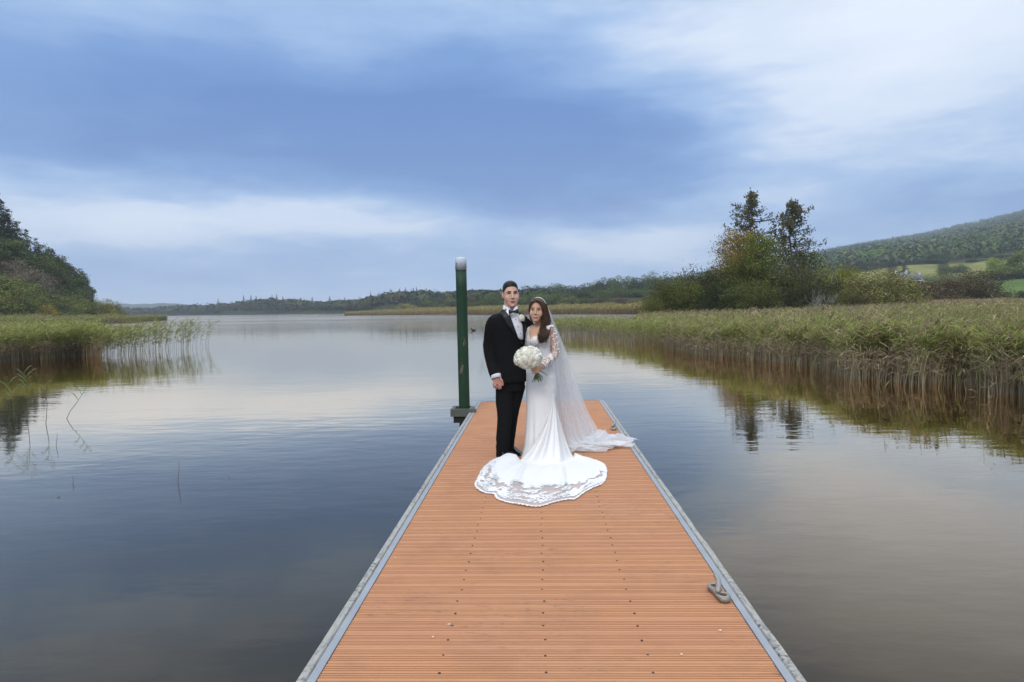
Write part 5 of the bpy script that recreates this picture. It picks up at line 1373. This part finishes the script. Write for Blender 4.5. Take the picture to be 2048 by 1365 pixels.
for k in range(4):
    finger(mb, [Bq(1010, 711 + 3.4 * k, .195), Bq(1005, 711 + 3.6 * k, .19), Bq(1001, 712 + 3.6 * k, .18)], .0075)
finger(mb, [Bq(1015, 711, .20), Bq(1012, 706, .19), Bq(1009, 703, .18)], .008)
# hand that grips the stems, back of the hand to the viewer
limb(mb, [Bq(1085, 732.5, -.235), Bq(1080, 735.5, -.265), Bq(1074.5, 737.5, -.29)], [(.026, .020), (.030, .034), (.022, .038)])
for k in range(4):
    y0 = 730.5 + 4.6 * k; dx = (0, .8, 1.4, 2.6)[k]
    finger(mb, [Bq(1075.5 + dx, y0, -.305), Bq(1069 + dx, y0 + 1.0, -.345), Bq(1063 + dx * 1.1, y0 + 2.2, -.335), Bq(1061.5 + dx * 1.2, y0 + 2.4, -.305)], .0086)
finger(mb, [Bq(1079, 731.5, -.275), Bq(1074.5, 727.5, -.292), Bq(1069.5, 726, -.295)], .0092)
limb(mb, [Bq(1074, 775), Bq(1072, 840), Bq(1070, 900)], [.085, .055, .04]); limb(mb, [Bq(1090, 775), Bq(1088, 840, .02), Bq(1086, 900, .03)], [.085, .055, .04])
bbody = remesh_obj(mb, 'body', m_skin_b, bride, .0042, 3)
head_details(bbody, bT, BB, BS, True)
bt_ = bvh_of(bbody, BB)
# --- bodice: cloth following the body below the neckline
NECK = [(1064.5, 644), (1060.5, 655), (1058.5, 668), (1060.5, 681.5), (1064, 678.5), (1068.5, 674.5), (1074, 674.5), (1083, 666), (1091, 654), (1089, 640)]
me = bbody.data; keep = {}; V = []; Fc = []
ARM_A, ARM_B = Vector(Bq(1103, 664)), None
def is_arm(c):
    x_, y_ = proj(c + BB)
    # the near arm: right of this line, or reaching forward of the torso
    if y_ > 655 and x_ > np.interp(y_, [655, 665, 700, 725, 760], [1099, 1097.5, 1099, 1108, 1200]): return True
    if c.y < -.165 and y_ > 700: return True
    if x_ < 1060 and c.y > .085: return True
    return False
for p in me.polygons:
    c = p.center; x_, y_ = proj(c + BB)
    if y_ < 651 or y_ > 790 or is_arm(c):
        continue
    if c.y < .02 and inpoly(x_, y_, NECK):
        continue
    f = []
    for i in p.vertices:
        if i not in keep:
            keep[i] = len(V); v = me.vertices[i]; V.append(v.co + v.normal * .006)
        f.append(keep[i])
    Fc.append(tuple(f))
bodice = link('bodice', pymesh('bodice', V, Fc, m_silk, True), bride)
md = bodice.modifiers.new('t', 'SOLIDIFY'); md.thickness = .004; md.offset = 0; bake(bodice)
# --- sheer sleeve round the near arm
mb = MB(); limb(mb, [Bq(1096, 655.5, .0), Bq(1100, 660, .0), Bq(1105, 672, -.01), Bq(1109, 692, -.02), Bq(1109, 710, -.045), Bq(1096, 722, -.15), Bq(1085.5, 732, -.23)], [.050, .052, .049, .045, .042, .039, .031], 22)
sleeve = mb.build('sheer_sleeve', m_tulle, bride, True)
st_bvh = bvh_of(sleeve, BB)
# --- skirt
mb = MB()
loft(mb, [(Bq(1078, 916), .185, .185), (Bq(1078.5, 908), .168, .165), (Bq(1079, 892), .152, .145), (Bq(1080, 860), .144, .135), (Bq(1081, 830), .143, .132), (Bq(1082, 800), .149, .134), (Bq(1082.5, 775), .156, .138), (Bq(1082, 755), .150, .128), (Bq(1080.5, 738), .132, .110), (Bq(1079.5, 726), .119, .098)], 56, BYW)
skirt = remesh_obj(mb, 'skirt', m_silk, bride, .008, 4)
for v in skirt.data.vertices:       # soft vertical folds that deepen towards the hem
    a = math.atan2(v.co.y, v.co.x); f = max(0, 1 - v.co.z / .6); v.co += Vector((math.cos(a), math.sin(a), 0)) * (.010 * f * (math.sin(a * 7 + 1) + .5 * math.sin(a * 13)))
skirt.data.update()
# --- train: fans out from her left side, over the deck towards the camera
A_top = Vector(Bq(1106, 780, -.03))
EDGE = [(998, 917), (984, 923), (966, 938), (956, 958), (951, 971), (962, 983), (978, 987), (989, 988), (995, 997), (1012, 1004), (1036, 1009), (1072, 1014), (1104, 1006), (1135, 999), (1150, 998), (1166, 986), (1184, 976), (1204, 967), (1211, 955), (1212, 940), (1206, 928), (1182, 918), (1152, 911)]
E3 = [on_z(x, y, .006) - BB for x, y in EDGE]
def curve(P, s):
    f = s * (len(P) - 1); i = min(len(P) - 2, int(f)); p0, p1, p2, p3 = P[max(0, i - 1)], P[i], P[i + 1], P[min(len(P) - 1, i + 2)]; t_ = f - i
    return .5 * (2 * p1 + (p2 - p0) * t_ + (2 * p0 - 5 * p1 + 4 * p2 - p3) * t_ * t_ + (3 * p1 - p0 - 3 * p2 + p3) * t_ ** 3)
M3 = [Vector(v) for v in ((-.19, -.17, .012), (-.12, -.30, .012), (.02, -.38, .012), (.17, -.36, .012), (.27, -.22, .012), (.34, -.05, .012))]
A3 = [Vector(Bq(1105, 796, -.10)), Vector(Bq(1106, 792, -.10)), Vector(Bq(1107, 789, -.095)), Vector(Bq(1108.5, 788, -.08)), Vector(Bq(1109.5, 789, -.06)), Vector(Bq(1110, 792, -.03))]
NS, N1, N2 = 120, 26, 40
def train_pt(s, q):
    """s across, q: 0..1 hanging part, 1..2 lying part"""
    a, m_, e_ = curve(A3, s), curve(M3, s), curve(E3, s)
    if q <= 1:
        h = q; xy = a.lerp(m_, h ** 1.35); z = a.z * (1 - h) ** 1.25 + m_.z * h
        p = Vector((xy.x, xy.y, z)); amp = .030 * h * (1 - h ** 5)
        p += Vector((0, -1, .2)) * (amp * (math.sin(s * 19 + 1.2) + .6 * math.sin(s * 37 + q * 2)))
    else:
        h = q - 1; p = m_.lerp(e_, h); w_ = (1 - h) ** 1.2
        rid = .045 * w_ * (max(0, math.sin(s * 14 + .6)) ** 2) + .016 * (1 - h) * mnoise.noise((s * 6, h * 2.2, 3)) + .040 * math.exp(-((s - .22 - .25 * h) / .03) ** 2) * math.sin(h * 3.0) + .034 * math.exp(-((s - .12 - .1 * h) / .022) ** 2) * math.sin(h * 3) + .030 * math.exp(-((s - .66 + .1 * h) / .02) ** 2) * math.sin(h * 3.1)
        rid += .050 * math.exp(-((s - .035) / .05) ** 2) * math.exp(-((h - .50) / .30) ** 2)
        rid *= min(1.0, h / .16) ** 1.5
        p = Vector((p.x, p.y, max(.005, m_.z * (1 - h) + rid + .007 * min(1.0, h / .1))))
    return p
QB = 1.66          # where the solid cloth ends and the lace border begins
def border_q(s):
    return float(np.interp(s, [0, .12, .3, .5, .68, .85, 1], [1.86, 1.72, 1.62, 1.60, 1.68, 1.84, 1.9])) + .025 * math.sin(s * 57) + .02 * math.sin(s * 131 + 1)
rows = []
for i in range(N1 + N2 + 1):
    f = i / (N1 + N2); rows.append([train_pt(j / NS, f * border_q(j / NS)) for j in range(NS + 1)])
mb = MB(); mb.grid(rows); train = mb.build('train', m_silk, bride, True); md = train.modifiers.new('t', 'SOLIDIFY'); md.thickness = .004; md.offset = 1; bake(train)
rows = []
for i in range(13):
    f = i / 12; rows.append([train_pt(j / NS, border_q(j / NS) - .02 + (2.0 - border_q(j / NS) + .02) * f) - Vector((0, 0, .001)) for j in range(NS + 1)])
mb = MB(); mb.grid(rows); mb.build('sheer_border', m_border, bride, True)
# --- lace motifs: small leaf and petal shapes of white thread
lg = random.Random(12)
def motif(mb, p, n, u, size, kind):
    v = n.cross(u).normalized(); u = v.cross(n).normalized(); k = 9
    V = [p + n * .0022]
    for i in range(k):
        a = 2 * math.pi * i / k
        if kind == 0: r_ = size * (1 + .35 * math.cos(5 * a)); x, y = r_ * math.cos(a), r_ * math.sin(a)
        else: x, y = size * 1.6 * math.cos(a), size * .55 * math.sin(a) * (1 + .3 * math.cos(a))
        V.append(p + u * x + v * y + n * .0015)
    mb.add(V, [(0, 1 + i, 1 + (i + 1) % k) for i in range(k)])
lace = MB()
for k in range(9500):
    s = lg.random(); bq = border_q(s); h = lg.random()
    q = bq - .03 + (2.0 - bq + .03) * h
    dn = .5 + .5 * math.sin(s * 64 + h * 9) * math.cos(h * 14 + s * 17) + .25 * mnoise.noise((s * 60, h * 9, 0))
    if .14 < h < .55 and dn < .62: continue
    if .55 <= h < .8 and dn < .33: continue
    if h > .8 and lg.random() < .15: continue
    p = train_pt(s, min(2.0, q)); t2 = (train_pt(min(1, s + .004), min(2.0, q)) - p)
    u = Vector((math.cos(lg.uniform(0, 6.28)), math.sin(lg.uniform(0, 6.28)), 0))
    if h > .86:
        u = t2.normalized() if t2.length > 1e-5 else u; p = train_pt(s, 2.0 - .006 * lg.random())
    motif(lace, p, Vector((0, 0, 1)), u, lg.uniform(.0055, .0125), lg.choice((0, 1, 1)))
for k in range(95):      # points of the scalloped edge
    s = (k + .5) / 95; p = train_pt(s, 2.0); d = train_pt(s, 2.0) - train_pt(s, 1.9); d.z = 0
    motif(lace, p + d.normalized() * .008, Vector((0, 0, 1)), d.normalized(), lg.uniform(.004, .012), 1)
rim = [train_pt(i / 160, 1.995) + Vector((0, 0, .003)) for i in range(161)]
lace.tube(rim, .0013, 5)
o = lace.build('lace_border', m_lacew, bride); o['kind'] = 'stuff'
def scatter(name, tree, spots, size, off=.004):
    mb = MB()
    for (x, y) in spots:
        h, n, _, _ = tree.ray_cast(CAM, ray(x, y).normalized())
        if h is None or h.y < BY - .5 or h.y > BY + .3: continue
        motif(mb, h - BB + n * off, n, Vector((lg.uniform(-1, 1), lg.uniform(-.3, .3), lg.uniform(-1, 1))), size * lg.uniform(.65, 1.25), lg.choice((0, 0, 1)))
    o = mb.build(name, m_lacew, bride); o['kind'] = 'stuff'; return o
def lace_ok(x, y):
    return True
sp = []
for k in range(800):
    x, y = lg.uniform(1083, 1122), lg.uniform(650, 742)
    t_ = (y - 652) / 85; g_ = .5 + .5 * math.sin(x * .55 + y * .22) * math.sin(y * .31 - x * .13)
    want = .9 if y < 668 else (.85 if (y > 716) else .30 + .45 * (x > 1108))
    if lg.random() < want and (g_ > .42 or y < 662 or y > 722): sp.append((x, y))
scatter('sleeve_lace', st_bvh, sp, .0068, .002)
bod_bvh = bvh_of(bodice, BB); skt_bvh = bvh_of(skirt, BB)
sp = [(lg.uniform(1052, 1116), lg.uniform(652, 748)) for k in range(1700)]
scatter('bodice_lace', bod_bvh, [(x, y) for x, y in sp if not inpoly(x, y, NECK) and lg.random() < .8], .0062, .002)
sp = []
for k in range(700):
    x, y = lg.uniform(1052, 1116), 730 + 45 * lg.random() ** 1.5
    if lg.random() < (775 - y) / 42 + (x > 1098) * .3: sp.append((x, y))
scatter('hip_lace', skt_bvh, sp, .0075, .002)
mb = MB(); mb.tube([Bq(1086, 731, -.225), Bq(1084.2, 733, -.238)], [.034, .033], 18, None, False); mb.build('sleeve_cuff', m_lacew, bride, True)
mb = MB(); rp = Vector(Bq(1072.5, 741.5, -.352))
mb.tube([rp + Vector((.0105 * math.cos(a) * .4, .0105 * math.sin(a) * .5, .0105 * math.sin(a + .6))) for a in [i * .5236 for i in range(13)]], .0018, 6); mb.build('ring', simple('gold', (.8, .55, .22), .25, .05, 5, metal=1.0), bride, True)
# --- hair
def bm_(q):
    if q.z < -.12 or abs(q.x) > .11 or q.y > .16: return -1
    if q.y < -.040: line = .092 - 26.0 * max(0, abs(q.x) - .004) ** 2
    elif q.y < -.005: line = .015 - (q.y + .040) * 3.0
    else: line = -.10
    return q.z - line
hair_cap(bbody, bT, BB, BS, bm_, lambda q: .010 + .012 * max(0, min(1, (q.z - .03) / .06)), m_hair_b, 'hair', .003, 5)
hg = random.Random(31); hair = MB()
guides = [
 [Bq(1073, 600.5, -.125), Bq(1084, 606, -.110), Bq(1090.5, 620, -.085), Bq(1091, 638, -.07), Bq(1087, 655, -.10), Bq(1086, 670, -.145), Bq(1084, 686, -.150)],
 [Bq(1076, 599, -.09), Bq(1088, 606, -.06), Bq(1093, 622, -.03), Bq(1096, 640, -.02), Bq(1094, 656, -.07), Bq(1091, 672, -.125), Bq(1088, 685, -.14)],
 [Bq(1079, 598.5, -.05), Bq(1090, 607, -.01), Bq(1095, 625, .01), Bq(1098, 643, .0), Bq(1096, 655, -.05), Bq(1092, 668, -.12), Bq(1086, 680, -.15)],
 [Bq(1071, 600.5, -.13), Bq(1082.5, 606, -.12), Bq(1088.5, 620, -.10), Bq(1089, 636, -.085), Bq(1086, 654, -.10), Bq(1082, 668, -.14), Bq(1081.5, 682, -.155)]]
guides_l = [[Bq(1070, 600.5, -.13), Bq(1062.5, 606, -.11), Bq(1059.6, 618, -.09), Bq(1060.5, 632, -.05), Bq(1064, 645, .0), Bq(1070, 656, .04), Bq(1074, 668, .07)]]
def strand(gd, n, spread, wave, r0):
    for k in range(n):
        oa, orr = hg.uniform(0, 6.28), spread * math.sqrt(hg.random()); ph = hg.choice((0, .8, 1.7)) + hg.uniform(-.35, .35); fq = hg.uniform(15, 19); pts, rr = [], []
        P = [Vector(p) for p in gd]
        for i in range(29):
            f = i / 28; p = curve(P, f); grow = .35 + .65 * min(1, f * 2.0); grow *= (1 - .35 * max(0, f - .8) * 5)
            wv = wave * max(0, f - .38)
            p = p + Vector((math.cos(oa), math.sin(oa), .2 * math.sin(oa * 2))) * (orr * grow) + Vector((math.sin(f * fq + ph), math.cos(f * fq + ph), .2 * math.sin(f * fq))) * wv
            pts.append(p); rr.append(r0 * (.7 + .3 * math.sin(f * 3.1)) * (1 - .75 * max(0, f - .82) / .18))
        hair.tube(pts, rr, 6)
for gd in guides:
    strand(gd, 120, .020, .046, .0019)
for gd in guides_l:
    strand(gd, 24, .008, .006, .0024)
o = hair.build('long_hair', m_hair_b, bride, True); o['kind'] = 'stuff'
# --- veil
VL = [(1063.5, 600.5, -.09), (1072, 597, .06), (1086, 618, .12), (1090, 650, .15), (1088, 690, .17), (1086, 740, .18), (1084, 800, .20), (1084, 850, .22), (1086, 893, .20), (1108, 909, .09)]
VR = [(1089, 602, -.02), (1099, 622, .10), (1108, 645, .15), (1122, 680, .20), (1138, 720, .26), (1155, 770, .34), (1170, 812, .42), (1190, 850, .50), (1210, 876, .52), (1274, 886, .42)]
VL3 = [Bq(*p) for p in VL]; VR3 = [Bq(*p) for p in VR]
def veil_sheet(name, seed, off, s0, s1, nr=110, nc=90):
    rows = []
    for i in range(nr + 1):
        t_ = i / nr; l, r_ = curve([Vector(p) for p in VL3], t_), curve([Vector(p) for p in VR3], t_); row = []
        for j in range(nc + 1):
            s = s0 + (s1 - s0) * j / nc; p = l.lerp(r_, s); arch = math.sin(s * math.pi)
            if t_ < .22:
                k = 1 - t_ / .22; p += Vector((0, .0, .035 * k ** .5 * arch)) + Vector((0, .075 * arch * min(1, t_ * 9), 0))
            amp = .010 + .030 * min(1, t_ * 1.4)
            fold = math.sin(s * 26 + seed + 2.2 * t_) + .7 * math.sin(s * 53 + seed * 2 - 3 * t_) + .8 * mnoise.noise((s * 7 + seed, t_ * 4, 1))
            p = p + Vector((.25, -1, 0)) * (amp * fold * .6) + Vector((0, off, 0))
            if t_ > .80:
                k = (t_ - .80) / .2; p.z = p.z * (1 - k * .55) + k * .05 * (.5 + .5 * math.sin(s * 17 + seed + t_ * 15)) * (1.1 - .3 * s) + .025 * k * mnoise.noise((s * 11 + seed, t_ * 22, 2))
            p.z = max(p.z, .008 + .004 * abs(fold))
            row.append(p)
        rows.append(row)
    mb = MB(); mb.grid(rows); return mb.build(name, m_veil, bride, True)
veil_sheet('veil', 0.0, 0.0, 0, 1); veil_sheet('veil', 2.7, .035, .04, .93)
# crumpled tail of the veil lying across the deck edge
m_veil_tail = sheer('gathered_veil_tulle', (.90, .90, .91), .52, .06)
def tail(seed, P0, P1, wdt, hgt):
    rows = []
    for i in range(61):
        t_ = i / 60; c_ = P0.lerp(P1, t_); row = []
        for j in range(41):
            s = j / 40 - .5; w_ = wdt * (.75 + .35 * math.sin(t_ * 3.0 + seed) ** 2)
            p = c_ + Vector((.15 * s, w_ * s, 0)); dome = max(0, 1 - (2 * s) ** 2) ** .6
            p.z = .012 + hgt * dome * (.55 + .35 * math.sin(t_ * 9 + seed) * math.sin(s * 11 + t_ * 5) + .5 * mnoise.noise((t_ * 7 + seed, s * 6, 0))) * (.35 + .65 * math.sin(math.pi * min(1, .12 + t_ * .86)))
            p.z = max(.010, p.z); row.append(p)
        rows.append(row)
    mb = MB(); mb.grid(rows); mb.build('veil_tail', m_veil_tail, bride, True)
tail(1.0, on_z(1128, 897, 0) - BB, on_z(1270, 888, 0) - BB, .36, .15)
tail(3.2, on_z(1160, 896, 0) - BB, on_z(1256, 890, 0) - BB, .30, .19)
tail(5.0, on_z(1110, 903, 0) - BB, on_z(1225, 901, 0) - BB, .22, .07)
mb = MB(); mb.tube([curve([Vector(Bq(1064.5, 603, -.10)), Vector(Bq(1069, 598.2, -.08)), Vector(Bq(1077, 595.8, -.06)), Vector(Bq(1085.5, 599, -.04)), Vector(Bq(1092, 608, -.02))], i / 16) for i in range(17)], .0055, 8); mb.build('veil_comb', m_lacew, bride, True)
# ------------------------------------------------------------------ bouquet
BC = Vector(at_y(1056.5, 716, BY - .36)); HC = Vector(at_y(1072, 738, BY - .30)); bouquet = empty('bouquet', HC)
tag(bouquet, 'round bouquet of cream roses in the bride\'s hand', 'bouquet')
axb = (BC - HC).normalized(); off = BC - HC
gg = random.Random(5); n = 0; dirs = []
for i in range(27):       # roses over the outer side of a flattened ball
    z = 1 - 1.45 * (i + .5) / 27; th = i * 2.39996; rr = math.sqrt(max(0, 1 - z * z)); dirs.append(Vector((rr * math.cos(th), rr * math.sin(th), z)))
qb = Vector((-.30, -.85, .42)).normalized().to_track_quat('Z', 'Y')
for i, d in enumerate(dirs):
    d = qb @ d; p = off + Vector((d.x * .102, d.y * .082, d.z * .076)); p += Vector((gg.uniform(-.005, .005),) * 3)
    o = link('rose', ROSES[i % 3], bouquet); o.location = p; sc = gg.uniform(.92, 1.14); o.scale = (sc, sc, sc * .95); aim(o, d + Vector((0, -.15, .05)), gg.uniform(0, 6))
mb = MB(); mb.ellipsoid(off, (.094, .075, .066), 20, 12); mb.build('filler_core', m_rose, bouquet, True)  # solid core added in petal colour to lighten the gaps between roses
for i in range(9):
    a = gg.uniform(0, 6.28); d = qb @ Vector((math.cos(a), math.sin(a), gg.uniform(-.3, .5))).normalized()
    o = link('leaf', LEAF, bouquet); o.location = off + Vector((d.x * .105, d.y * .085, d.z * .075)); aim(o, d, gg.uniform(0, 6)); o.scale = (1, 1, 1)
for i in range(20):
    a = 2.39996 * i; r_ = math.sqrt((i + .5) / 20); top = off * .55 + Vector((.035 * r_ * math.cos(a), .03 * r_ * math.sin(a), 0)); mid = Vector((.0165 * r_ * math.cos(a), .0165 * r_ * math.sin(a), -.005))
    bot = Vector(at_y(1076 + 13 * r_ * math.cos(a + 2.6), 762 + 3.5 * math.sin(a * 3) - 4 * max(0, math.cos(a + 2.6)) * r_, BY - .30 + .05 * r_ * math.sin(a))) - HC
    mb = MB(); mb.tube([top, mid, mid.lerp(bot, .5) + Vector((0, 0, -.004)), bot], [.0036, .0038, .0036, .0034], 7); mb.build('stem', m_rstem, bouquet, True)
mb = MB(); mb.tube([Vector((.01, .0, -.01)), Vector(at_y(1086, 745, BY - .27)) - HC, Vector(at_y(1095, 751.5, BY - .25)) - HC], [.0036, .0036, .003], 7); mb.build('stem', m_rstem, bouquet, True)
